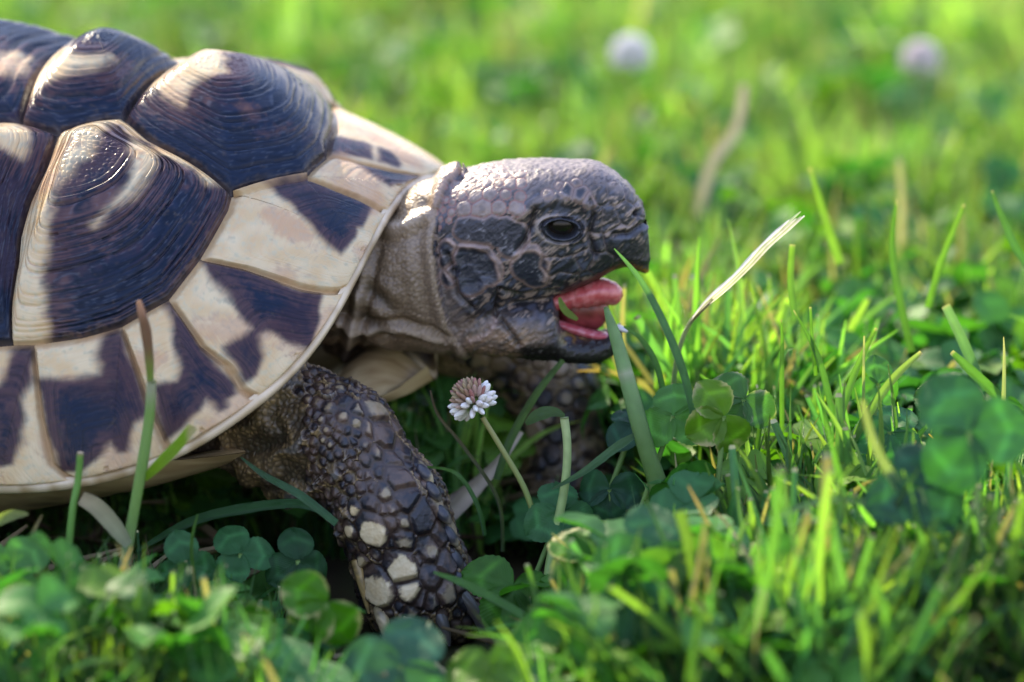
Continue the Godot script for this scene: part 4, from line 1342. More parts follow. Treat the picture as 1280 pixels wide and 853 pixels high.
func build_head_parts(root: Node3D):
	for s in [1.0, -1.0]:
		var cz := centre_z(EYE.x)
		var at := Vector3(EYE.x, EYE.y, cz + (EYE.z - cz) * s)
		var inn := Vector3(0.02, -0.05, -s).normalized()
		var c := at + inn * 0.44
		var b := blob(c, Vector3(0.46, 0, 0), Vector3(0, 0.38, 0), Vector3(0, 0, 0.33))
		var front := c - inn * 0.36
		mk("eye", b[0], tinted(b[0], func(p: Vector3): return Color(0.006, 0.005, 0.005) if p.distance_to(front) < 0.2 else Color(0.022, 0.014, 0.008)), b[1], M.eyeball, root)
	# tongue: a fat upper lobe that curls over a wetter lower one
	var P := curve_points([Vector3(0.78, 5.68, -0.25), Vector3(1.13, 5.78, -0.25), Vector3(1.48, 5.88, -0.25), Vector3(1.81, 5.93, -0.25), Vector3(2.13, 5.78, -0.25)], 10)
	var R := PackedFloat32Array()
	for i in P.size():
		var t := i / (P.size() - 1.0)
		R.append(lerpf(0.15, 0.265, smooth(0, 0.6, t)) * sqrt(maxf(0.02, 1.0 - pow(maxf(0, t - 0.72) / 0.285, 2))))
	for i in P.size():
		P[i] += Vector3(0, na.get_noise_1d(i * 0.4) * 0.015, 0)
	var tb := tube(P, R, 26, 1.55)
	var tv: PackedVector3Array = tb[0]
	for i in tv.size():
		var p := tv[i]
		tv[i] = p + Vector3(0, 1, 0) * (0.018 * nb.get_noise_3d(p.x * 3.0, p.y * 9.0, p.z * 6.0))
	mk("tongue", tv, tinted(tv, func(p: Vector3): return Color(0.42, 0.07, 0.07).lerp(Color(0.60, 0.19, 0.18), clampf(0.45 + nb.get_noise_3dv(p * 5.0) * 1.8, 0, 1))), tb[1], M.wet, root)
	P = curve_points([Vector3(0.86, 5.28, -0.25), Vector3(1.29, 5.13, -0.25), Vector3(1.65, 5.03, -0.25), Vector3(1.93, 5.02, -0.25)], 8)
	R = PackedFloat32Array()
	for i in P.size():
		R.append(0.11 * sqrt(maxf(0.05, 1.0 - pow(absf(i / (P.size() - 1.0) - 0.45) * 1.7, 4))))
	tb = tube(P, R, 18, 2.6)
	mk("mouth_floor", tb[0], tinted(tb[0], func(p: Vector3): return Color(0.36, 0.06, 0.075).lerp(Color(0.50, 0.20, 0.22), clampf(nb.get_noise_3dv(p * 8.0) * 2.0, 0, 1))), tb[1], M.wet, root)
	var lin := blob(Vector3(1.39, 5.45, -0.62), Vector3(0.52, -0.06, 0), Vector3(0.05, 0.46, 0), Vector3(0, 0, 0.34), 16, 24)
	mk("mouth_lining", lin[0], tinted(lin[0], func(p: Vector3): return Color(0.10, 0.018, 0.018).lerp(Color(0.28, 0.05, 0.05), clampf(0.5 + nb.get_noise_3dv(p * 6.0), 0, 1))), lin[1], M.wet, root)
	# a shred of leaf and a wet crumb at the lip
	var lf := strip(curve_points([Vector3(0.91, 6.03, 0.55), Vector3(1.02, 5.78, 0.55), Vector3(1.27, 5.56, 0.45)], 8), [0.05, 0.13, 0.14, 0.06], Vector3(0.35, 0.1, 1), 0.1)
	mk("chewed_leaf", lf[0], tinted(lf[0], func(_p): return Color(0.26, 0.40, 0.05)), lf[1], M.leaf, root, lf[2])
	var cr := blob(Vector3(2.14, 5.25, 0), Vector3(0.13, -0.05, 0.03), Vector3(0.02, 0.055, 0), Vector3(0, 0, 0.1), 10, 14)
	mk("wet_crumb", cr[0], tinted(cr[0], func(_p): return Color(0.5, 0.48, 0.46)), cr[1], M.wet, root)
	# claws
	var claws := [[Vector3(-1.12, 0.96, 2.9), Vector3(-0.7, 0.53, 3.1), Vector3(-0.46, -0.08, 3.2), 0.17, 0], [Vector3(-2, 0.7, 3.2), Vector3(-1.91, 0.4, 3.6), Vector3(-1.88, 0.02, 3.7), 0.16, 1], [Vector3(-2.52, 0.75, 3), Vector3(-2.43, 0.45, 3.4), Vector3(-2.36, 0.1, 3.5), 0.17, 1], [Vector3(-1.52, 0.76, 3.1), Vector3(-1.3, 0.42, 3.4), Vector3(-1.18, 0.01, 3.5), 0.16, 0], [Vector3(-2.94, 1.52, 2.9), Vector3(-2.84, 1.11, 3.1), Vector3(-2.71, 0.54, 3.2), 0.12, 2]]
	for c in claws:
		claw(c[0], c[1], c[2], c[3], c[4], root)
	for k in 4:
		var f := Vector3(1.1, 1.31, -3) + Vector3(0.75, -0.45, -0.5 + k * 0.36)
		claw(f, f + Vector3(0.35, -0.3, 0.02), f + Vector3(0.62, -0.72, 0.02), 0.15, 0, root)
	for s in [1.0, -1.0]:
		var b := to_world(Vector3(-6.6, -1.6, 4.6 * s))
		for k in 4:
			var f := Vector3(b.x + 0.62, 0.3, b.z - 0.5 + k * 0.34)
			claw(f, f + Vector3(0.35, -0.1, 0.02), f + Vector3(0.7, -0.3, 0.02), 0.15, 0, root)
	# pointed scales that overlap along the outer edge of the foreleg
	var spikes := [-5.55, -20.9, -80.05, 0.6, -0.8, 0.2, 0, -4.95, -21.56, -78.66, 0.55, -0.8, 0.22, 0.1, -3.59, -13.65, -50.86, 0.6, -0.8, 0.24, 0.9, -1.67, 3.18, 2.71, 0.6, -0.85, 0.26, 0.95, -1.51, 2.88, 2.86, 0.55, -0.85, 0.26, 0.2, -1.34, 2.44, 2.88, 0.55, -0.8, 0.28, 0.3, -1.2, 1.97, 2.79, 0.5, -0.85, 0.27, 0.5, -1.08, 1.51, 2.87, 0.4, -0.9, 0.26, 0.2, -1.02, 1.14, 3, 0.35, -0.9, 0.24, 0.1, -6.08, -20.05, -79.33, 0.7, -0.7, 0.16, 0]
	for i in range(0, spikes.size(), 7):
		var a := Vector3(spikes[i], spikes[i + 1], spikes[i + 2])
		var d := Vector3(spikes[i + 3], spikes[i + 4], 0.12).normalized()
		var L: float = spikes[i + 5]
		var kind: float = spikes[i + 6]
		var nrm := Vector3(d.y * -1.0, d.x, 0.25).normalized() * -1.0
		if nrm.x < 0:
			nrm = -nrm
		var w := d.cross(nrm).normalized()
		var sc := blob(a + d * L * 0.1 + nrm * 0.02, w * L * 0.50, nrm * 0.11, d * L * 0.9, 14, 24)
		var sv: PackedVector3Array = sc[0]
		for j in sv.size():
			var t := (sv[j] - a).dot(d) / L
			var rel := sv[j] - a - d * ((sv[j] - a).dot(d))
			var squeeze := clampf(1.25 - t * 0.62, 0.35, 1.0)
			sv[j] = a + d * ((sv[j] - a).dot(d)) + rel * squeeze + nrm * 0.10 * maxf(t, 0) * L
		var shade := func(p: Vector3):
			var t: float = (p - a).dot(d) / L
			var k: float = smooth(0.25, 0.75, t + nb.get_noise_3dv(p * 5.0) * 0.4) * kind
			return Color(0.035, 0.033, 0.042).lerp(Color(0.52, 0.42, 0.26), k)
		mk("leg_scale", sv, tinted(sv, shade), sc[1], M.horn, root)

func claw(a: Vector3, b: Vector3, c: Vector3, r: float, kind: int, root: Node3D):
	var P := curve_points([a, b, c], 8)
	var R := PackedFloat32Array()
	for i in P.size():
		var t := i / (P.size() - 1.0)
		R.append(r * (1.0 - 0.86 * pow(t, 1.6)))
	var tb := tube(P, R, 14)
	var cols := [Color(0.08, 0.072, 0.07), Color(0.52, 0.40, 0.22), Color(0.42, 0.28, 0.10)]
	mk("claw", tb[0], tinted(tb[0], func(p: Vector3): return (cols[kind] as Color).lerp(Color(0.10, 0.075, 0.05), clampf(0.25 + nb.get_noise_3dv(p * 7.0), 0, 1))), tb[1], M.horn, root)

# ---------------------------------------------------------------- plants

func strip(P: PackedVector3Array, widths: Array, facing: Vector3, fold: float, teeth := 0.0) -> Array:
	var V := PackedVector3Array()
	var UV := PackedVector2Array()
	var n := P.size()
	for i in n:
		var t := (P[mini(i + 1, n - 1)] - P[maxi(i - 1, 0)]).normalized()
		var side := t.cross(facing).normalized()
		var nrm := side.cross(t)
		var f := i / (n - 1.0) * (widths.size() - 1)
		var k := mini(int(f), widths.size() - 2)
		var w: float = lerpf(widths[k], widths[k + 1], f - k) * 0.5
		for j in 5:
			var s := (j - 2) / 2.0
			V.append(P[i] + side * s * w + nrm * (absf(s) - 0.5) * fold * w)
			UV.append(Vector2(s * 0.5 + 0.5, i / (n - 1.0) * 0.5))
	return [V, grid_index(n, 5), UV]

func blade_mesh(variant: int) -> ArrayMesh:
	# one centimetre long and slender; the instances enlarge it evenly
	org = Vector3.ZERO
	var bend: float = [0.15, 0.5, 1.0, 0.3, 1.7, 0.7, 1.3, 0.2][variant]
	var cut: bool = variant == 0
	var P := PackedVector3Array()
	var n := 10
	var at := Vector3.ZERO
	for i in n + 1:
		P.append(at)
		var t := i / float(n)
		var a := bend * pow(t, 1.4)
		at += Vector3(sin(a), cos(a), 0.18 * sin(t * 4.0 + variant * 1.7)) / n
	var W := [0.026, 0.036, 0.04, 0.037, 0.031, 0.022, 0.004] if not cut else [0.026, 0.036, 0.039, 0.038, 0.034, 0.028]
	var s := strip(P, W, Vector3(-0.3, 0.15, 1), [0.45, 0.5, 0.3, 1.2, 0.4, 0.8, 0.5, 1.4][variant])
	var C := PackedColorArray()
	for i in s[0].size():
		var mid := 1.0 - absf((i % 5) - 2) * 0.5
		var end := smooth(0.8, 1.0, (i / 5) / float(n)) if variant in [1, 4, 6] else 0.0
		C.append((Color.WHITE * lerpf(0.78, 1.0, mid)).lerp(Color(1.0, 0.62, 0.5), end * 0.8))
	var m := mesh_of(s[0], C, s[1], M.leaf, s[2])
	if cut:
		var e := P[-1]
		var d := (P[-1] - P[-2]).normalized()
		var tip := strip(PackedVector3Array([e - d * 0.002, e + d * 0.008, e + d * 0.014]), [0.027, 0.024, 0.016], Vector3(-0.3, 0.15, 1), 0.45)
		var D := PackedColorArray()
		for i in tip[0].size():
			D.append(Color(0.42, 0.33, 0.19))
		mesh_of(tip[0], D, tip[1], M.dry_tip, tip[2], PackedVector3Array(), m)
	return m

func leaflet(L: float, W: float, fold: float, droop: float, seed_: int, rows := 12, cols := 9, notch := 0.07) -> Array:
	# lies along +x from the origin, face up (+y)
	var V := PackedVector3Array()
	var UV := PackedVector2Array()
	var C := PackedColorArray()
	for i in rows + 1:
		var u := i / float(rows)
		var w := W * 0.5 * pow(maxf(sin(PI * minf(pow(u, 0.82) * 0.93 + 0.035, 1.0)), 0.0), 0.72)
		if i == rows:
			w *= 0.62
		for j in cols:
			var v := j / (cols - 1.0) * 2.0 - 1.0
			var tooth := 1.0 + 0.03 * (1 if i % 2 == 0 else -1) * smooth(0.8, 1.0, absf(v))
			var x := L * (u - notch * exp(-pow(v / 0.22, 2)) * smooth(0.75, 1.0, u) - 0.08 * v * v * smooth(0.7, 1.0, u) * (1.0 if i == rows else 0.4))
			var wave := 0.03 * L * na.get_noise_2d(u * 2.5 + seed_, v * 1.5 + seed_ * 3.1)
			V.append(Vector3(x * (1.0 - droop * 0.12 * u), -droop * L * u * u * 0.5 + absf(v) * w * fold - 0.25 * v * v * w * fold + wave, v * w * tooth))
			UV.append(Vector2(v * 0.5 + 0.5, u))
			var chev := exp(-pow((u - 0.62 + 0.26 * absf(v)) / 0.07, 2)) * smooth(1.0, 0.7, absf(v))
			C.append(Color.WHITE.lerp(Color(1, 1, 1), 0) * (0.72 + 0.55 * chev) * (1.0 if absf(v) > 0.08 else 1.06))
	return [V, flip(grid_index(rows + 1, cols)), UV, C]

func placed(V: PackedVector3Array, t: Transform3D) -> PackedVector3Array:
	var out := PackedVector3Array()
	for p in V:
		out.append(t * p)
	return out

func clover_mesh(variant: int) -> ArrayMesh:
	# one leaf on a stalk three centimetres tall
	org = Vector3.ZERO
	var r := RandomNumberGenerator.new()
	r.seed = 40 + variant
	var lean := Vector3(r.randf_range(-0.6, 0.6), 3.0, r.randf_range(-0.6, 0.6))
	var P := curve_points([Vector3.ZERO, Vector3(lean.x * 0.2, 1.5, lean.z * 0.2), lean], 4)
	var R := PackedFloat32Array()
	R.resize(P.size())
	R.fill(0.04)
	var t := tube(P, R, 5)
	var V: PackedVector3Array = t[0]
	var I: PackedInt32Array = t[1]
	var UV: PackedVector2Array = t[2]
	var C := PackedColorArray()
	for p in V:
		C.append(Color(1, 1, 0.9))
	var up := Basis(Vector3(1, 0, 0), r.randf_range(-0.5, 0.5)) * Basis(Vector3(0, 0, 1), r.randf_range(-0.5, 0.5))
	for k in 3:
		var l := leaflet(0.95 * r.randf_range(0.85, 1.1), 0.85, r.randf_range(0.1, 0.6), r.randf_range(0.0, 0.6), variant * 10 + k, 6, 5)
		var tr := Transform3D(up * Basis(Vector3.UP, k * TAU / 3.0 + r.randf_range(-0.2, 0.2)) * Basis(Vector3(0, 0, 1), r.randf_range(-0.15, 0.45)), lean)
		var off := V.size()
		V.append_array(placed(l[0], tr))
		UV.append_array(l[2])
		C.append_array(l[3])
		for i in l[1]:
			I.append(i + off)
	return mesh_of(V, C, I, M.clover, UV)

func pixel(p: Vector3) -> Vector3:      # where a point falls in the picture, and how far away it is
	var d := p - Vector3(0, 21.53824, 57.6757)
	var up := Vector3(0, cos(deg_to_rad(16)), -sin(deg_to_rad(16)))
	var bk := Vector3(0, sin(deg_to_rad(16)), cos(deg_to_rad(16)))
	var z := -d.dot(bk)
	return Vector3(640 + 64 * d.x * 60 / z, 426.5 - 64 * d.dot(up) * 60 / z, z)

# how tall a plant may stand at this place: nothing grows through the animal, and it has trodden down what stood close in front of it
func headroom(x: float, z: float, jitter: float) -> float:
	var g := Vector3(x, 0, z) - Vector3(SO.x, 0, SO.z)
	var f := g.dot(Vector3(SF.x, 0, SF.z).normalized())
	var l := g.dot(Vector3(SL.x, 0, SL.z).normalized())
	var top := 20.0
	if pow(f / 9.3, 2) + pow(l / 7.3, 2) < 1.0:
		top = minf(top, 4.09 + f * 0.257 - 2.9 - jitter * 0.5)
		if pow(f / 8.6, 2) + pow(l / 6.0, 2) > 1.0:
			top += 0.6
	if Vector2(x + 2.0, z - 2.3).length() < 1.7 or Vector2(x - 1.1, z + 3.0).length() < 1.3:
		top = minf(top, 0.3)
	if x > -3.0 and x < 3.2 and absf(z - centre_z(x)) < 2.0:
		top = minf(top, 4.0)
	if x > -0.6 and x < 2.6 and z > -3.0 and z < 1.8:
		top = minf(top, 1.3 + jitter * 0.7)
	if z > -1.5:
		# tread: short in front of the animal, full height beyond its head
		var px := pixel(Vector3(x, 2.0, z)).x
		var lim := 0.0
		for i in range(0, TREAD.size() - 2, 2):
			if px >= TREAD[i] and px <= TREAD[i + 2]:
				lim = lerpf(TREAD[i + 1], TREAD[i + 3], (px - TREAD[i]) / (TREAD[i + 2] - TREAD[i]))
		lim += pow(jitter, 1.3) * 230.0
		for k in 24:
			if top < 0.4 or pixel(Vector3(x, minf(top, 7.0), z)).y > lim:
				break
			top = minf(top, 7.0) * 0.9
	return top

const TREAD := [-400, 660, 0, 655, 110, 660, 170, 650, 300, 680, 415, 735, 430, 830, 640, 830, 655, 730, 680, 690, 740, 650, 800, 585, 840, 535, 900, 475, 1000, 430, 1280, 420, 1700, 415]

func mass(called: String, mesh: Mesh, where: Array, tints: Array, label: String):
	var mm := MultiMesh.new()
	mm.transform_format = MultiMesh.TRANSFORM_3D
	mm.use_colors = true
	mm.instance_count = where.size()
	mm.mesh = mesh
	for i in where.size():
		mm.set_instance_transform(i, where[i])
		mm.set_instance_color(i, tints[i])
	var o := MultiMeshInstance3D.new()
	o.name = numbered(called)
	o.multimesh = mm
	add_child(o)
	tag(o, label, "", "", "stuff")

func enc(c: Color) -> Color:
	return Color(pow(c.r, 0.4545), pow(c.g, 0.4545), pow(c.b, 0.4545))

func spot(r: RandomNumberGenerator, near_share: float) -> Vector2:
	var z: float
	if r.randf() < near_share:
		z = r.randf_range(-14, 10.8)
	else:
		z = -14.0 - 112.0 * pow(r.randf(), 1.25)
	var half := (57.7 - z) / 60.0 * 10.6 + 12.0
	return Vector2(r.randf_range(-half, half), z)

func green(r: RandomNumberGenerator, z: float) -> Color:
	var t := r.randf()
	var c: Color
	if t < 0.28:
		c = Color(0.11, 0.31, 0.11)
	elif t < 0.72:
		c = Color(0.17, 0.38, 0.085)
	else:
		c = Color(0.29, 0.47, 0.09)
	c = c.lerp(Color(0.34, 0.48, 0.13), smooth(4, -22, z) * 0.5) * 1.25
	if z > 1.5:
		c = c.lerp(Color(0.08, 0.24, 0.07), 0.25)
	return c * r.randf_range(0.65, 1.3)

func build_lawn():
	std("dry_tip", 0.7, false, 0.3).albedo_color = Color(0.42, 0.40, 0.20).linear_to_srgb()
	var r := RandomNumberGenerator.new()
	r.seed = 99
	var kinds := []
	for k in 8:
		kinds.append([blade_mesh(k), [], []])
	for i in 175000:
		var s := spot(r, 0.40)
		var tall := r.randf_range(2.2, 5.8 if s.y > -5.0 else 4.6) + (1.2 if r.randf() < 0.07 else 0.0)
		tall *= 0.85 + 0.35 * na.get_noise_2d(s.x * 0.12, s.y * 0.12)
		var k := r.randi() % 8
		var turn := r.randf_range(0, TAU)
		var tilt := minf(absf(r.randfn(0, 0.62 if s.y < 0.5 else 0.8)), 1.35)
		var dir := r.randf_range(0, TAU)
		var jit := r.randf()
		tall = minf(tall, headroom(s.x + cos(dir) * tall * tilt * 0.6, s.y + sin(dir) * tall * tilt * 0.6, jit))
		tall = minf(tall, headroom(s.x, s.y, jit))
		if tall < 0.7:
			continue
		var wide := r.randf_range(1.2, 3.4)
		var b := Basis(Vector3(sin(dir), 0, -cos(dir)), tilt) * Basis(Vector3.UP, turn) * Basis.from_scale(Vector3(tall, tall, tall)) * Basis.from_scale(Vector3(1, 1, 1))
		var patch := clampf(1.0 + 0.7 * na.get_noise_2d(s.x * 0.22 + 90.0, s.y * 0.13) + 0.25 * na.get_noise_2d(s.x * 0.6, s.y * 0.5), 0.35, 1.8)
		kinds[k][1].append(Transform3D(b, Vector3(s.x, -0.15, s.y) * CM))
		var c := green(r, s.y) * patch
		if r.randf() < 0.11:
			c = Color(0.52, 0.45, 0.29) * r.randf_range(0.6, 1.25)
		kinds[k][2].append(enc(c))
	for k in kinds.size():
		mass("lawn_grass", kinds[k][0], kinds[k][1], kinds[k][2], ["blunt mown blades all over the lawn", "slightly bent pointed blades all over the lawn", "bowed blades all over the lawn", "stiff folded blades all over the lawn", "blades bent right over all over the lawn", "half folded curving blades all over the lawn", "strongly arched blades all over the lawn", "straight narrow needle blades all over the lawn"][k])
	var cl := []
	for k in 4:
		cl.append([clover_mesh(k), [], []])
	for i in 11500:
		var s := spot(r, 0.68)
		var dens := na.get_noise_2d(s.x * 0.10 + 40.0, s.y * 0.10)
		if dens < (-0.1 if s.y < -4.0 else -0.6) and r.randf() < 0.75:
			continue
		if s.y > 1.0 and r.randf() < (0.55 if s.x < 1.0 else 0.3):
			continue
		var tall := r.randf_range(0.5, 1.25) * 3.0
		var dir := r.randf_range(0, TAU)
		tall = minf(tall, headroom(s.x, s.y, r.randf()) - 0.6)
		if tall < 0.9:
			continue
		var g := r.randf_range(0.6, 1.1)
		var b := Basis(Vector3(sin(dir), 0, -cos(dir)), r.randf_range(0, 0.4)) * Basis(Vector3.UP, r.randf_range(0, TAU)) * Basis.from_scale(Vector3(g, tall / 3.0, g))
		var k := r.randi() % 4
		cl[k][1].append(Transform3D(b, Vector3(s.x, -0.1, s.y) * CM))
		var t := r.randf()
		var c := Color(0.07, 0.24, 0.065).lerp(Color(0.15, 0.38, 0.05), t) if t < 0.75 else Color(0.17, 0.34, 0.03)
		cl[k][2].append(enc(c * r.randf_range(0.8, 1.2)))
	for k in cl.size():
		mass("clover_leaves", cl[k][0], cl[k][1], cl[k][2], "small three part clover leaves scattered through the lawn, kind %s" % ["flat", "cupped", "drooping", "tilted"][k])
	# dead stalks and clippings on the soil
	var st := strip(curve_points([Vector3(0, 0, 0), Vector3(0.4, 0.06, 0.05), Vector3(1.0, 0.0, 0.0)], 4), [0.08, 0.11, 0.1, 0.04], Vector3(0, 1, 0.2), 0.8)
	var C := PackedColorArray()
	for p in st[0]:
		C.append(Color.WHITE)
	org = Vector3.ZERO
	var sm := mesh_of(st[0], C, st[1], M.dry, st[2])
	var where := []
	var tints := []
	for i in 5200:
		var s := spot(r, 0.55)
		var L := r.randf_range(1.0, 3.6)
		var b := Basis(Vector3.UP, r.randf_range(0, TAU)) * Basis(Vector3(0, 0, 1), r.randf_range(-0.1, 0.55)) * Basis.from_scale(Vector3(L, L, r.randf_range(0.9, 2.2)))
		if headroom(s.x, s.y, 0.3) < 0.8 or (s.y > 0 and Vector2(s.x + 2.0, s.y - 3.5).length() < 4.5):
			continue
		where.append(Transform3D(b, Vector3(s.x, r.randf_range(0.0, 0.7), s.y) * CM))
		tints.append(enc(Color(0.34, 0.26, 0.15).lerp(Color(0.14, 0.095, 0.06), r.randf()) * r.randf_range(0.7, 1.2)))
	mass("dry_clippings", sm, where, tints, "dead tan clippings and stalks lying between the blades")

func hero_blade(label: String, P: Array, widths: Array, c1: Color, c2: Color, facing := Vector3(0.1, 0.35, 1), fold := 0.4, called := "grass_shoot", cat := "grass blade", group := "separate blades around the tortoise", mat := "leaf", tip := Color(-1, 0, 0)):
	org = P[0]
	var C := PackedColorArray()
	var line := curve_points(P, 9)
	var s := strip(line, widths, facing, fold)
	var n := line.size()
	for i in s[0].size():
		var t: float = (i / 5) / (n - 1.0)
		var mid := absf((i % 5) - 2) * 0.5
		var c: Color = c1.lerp(c2, t) * (0.86 + 0.2 * (1.0 - mid)) * (1.0 + 0.25 * nb.get_noise_3dv(s[0][i] * 3.0))
		if tip.r >= 0:
			c = c.lerp(tip, smooth(0.93, 0.985, t))
		C.append(c)
	var o := mk(numbered(called), s[0], C, s[1], M[mat], self, s[2])
	o.position = org * CM
	tag(o, label, cat, group)
	return o

func stalk(o: Node, P: Array, radii: Array, f: Callable, called := "stem", mat := "stem") -> Node:
	var line := curve_points(P, 8)
	var R := PackedFloat32Array()
	for i in line.size():
		var k := i / (line.size() - 1.0) * (radii.size() - 1)
		var a := mini(int(k), radii.size() - 2)
		R.append(lerpf(radii[a], radii[a + 1], k - a))
	var t := tube(line, R, 9)
	var C := PackedColorArray()
	for i in t[0].size():
		var u := minf(1.0, (i / 9) / (line.size() - 1.0))
		C.append(f.call(u, t[0][i]))
	return mk(called, t[0], C, t[1], M[mat], o, t[2])

# a clover leaf: stalk from a to b, face turned to "face", leaflets spread from direction "first"
func clover(label: String, a: Vector3, b: Vector3, size: float, face: Vector3, roll: float, tint: Color, fold := 0.25, droop := 0.3, spread := 1.0, edge := Color(-1, 0, 0), bent := Vector3.ZERO):
	var o := thing("clover_leaf", a, label, "clover leaf", "clover leaves round the tortoise")
	stalk(o, [a, a.lerp(b, 0.5) + bent, b], [0.055, 0.05, 0.045], func(_u, _p): return Color(0.16, 0.26, 0.07), "leaf_stalk")
	var y := face.normalized()
	var x := y.cross(Vector3(0.31, 0.2, -0.9)).normalized()
	var z := x.cross(y)
	for k in 3:
		var l := leaflet(size, size * 0.92, fold, droop, hash(label) % 50 + k, 18, 13)
		var B := Basis(x, y, z) * Basis(Vector3.UP, roll + (k - 1) * TAU / 3.0 * spread) * Basis(Vector3(0, 0, 1), -0.1 - 0.12 * k)
		var V := placed(l[0], Transform3D(B, b))
		var C := PackedColorArray()
		for i in V.size():
			var c: Color = tint * (l[3][i] as Color).r * (1.0 + 0.3 * nb.get_noise_3dv(V[i] * 2.2))
			if edge.r >= 0:
				var q: Vector2 = l[2][i]
				c = c.lerp(edge, smooth(0.86, 1.1, maxf(absf(q.x * 2.0 - 1.0), q.y) + nb.get_noise_3dv(V[i] * 2.0) * 0.5))
			C.append(c)
		mk("leaflet", V, C, l[1], M.clover, o, l[2])
	return o

func flower(label: String, base: Vector3, P: Array, r: float, blurred: bool, pinkness: float, group := ""):
	var o := thing("clover_flower", base, label, "clover flower", group)
	stalk(o, P, [0.06, 0.055, 0.05], func(u, _p): return Color(0.17, 0.24, 0.06).lerp(Color(0.24, 0.22, 0.08), u), "stem")
	var c: Vector3 = P[-1] + (P[-1] - P[-2]).normalized() * r * 0.75
	var axis: Vector3 = (P[-1] - P[-2]).normalized()
	var ref := axis.cross(Vector3(0.2, 0.1, 1)).normalized()
	var rr := RandomNumberGenerator.new()
	rr.seed = hash(label)
	var n := 104
	for i in n:
		var t := (i + 0.5) / n
		var el := lerpf(-0.75, 1.0, t)
		var az := i * 2.39996
		var rad := sqrt(maxf(0, 1 - el * el))
		var d := (axis * el + (ref * cos(az) + axis.cross(ref) * sin(az)) * rad).normalized()
		# the lower florets are open and hang, the upper ones are buds
		var open := smooth(0.35, -0.1, el + rr.randf_range(-0.5, 0.5)) if not blurred else 1.0
		if open > 0.5 and not blurred and i % 4 == 0:
			continue
		var L := r * lerpf(0.62, 0.64, open)
		var dir := (d + axis * lerpf(0.75, 0.35, open)).normalized()
		var root_ := c + d * r * 0.35
		var w := dir.cross(axis if absf(dir.dot(axis)) < 0.95 else ref).normalized()
		var up := w.cross(dir)
		var b := blob(root_ + dir * L * 0.55, w * r * lerpf(0.095, 0.12, open), dir * L * 0.55, up * r * lerpf(0.095, 0.14, open), 6, 8)
		var bud := Color(0.42, 0.19, 0.17).lerp(Color(0.36, 0.33, 0.16), rr.randf() * 0.8)
		var white := Color(0.85, 0.83, 0.78).lerp(Color(0.75, 0.60, 0.60), pinkness * rr.randf())
		var pale := bud.lerp(white, open)
		mk("floret", b[0], tinted(b[0], func(p: Vector3): return Color(0.24, 0.32, 0.10).lerp(pale, smooth(0.0, 0.4, (p - root_).dot(dir) / L))), b[1], M.petal, o)
	return o

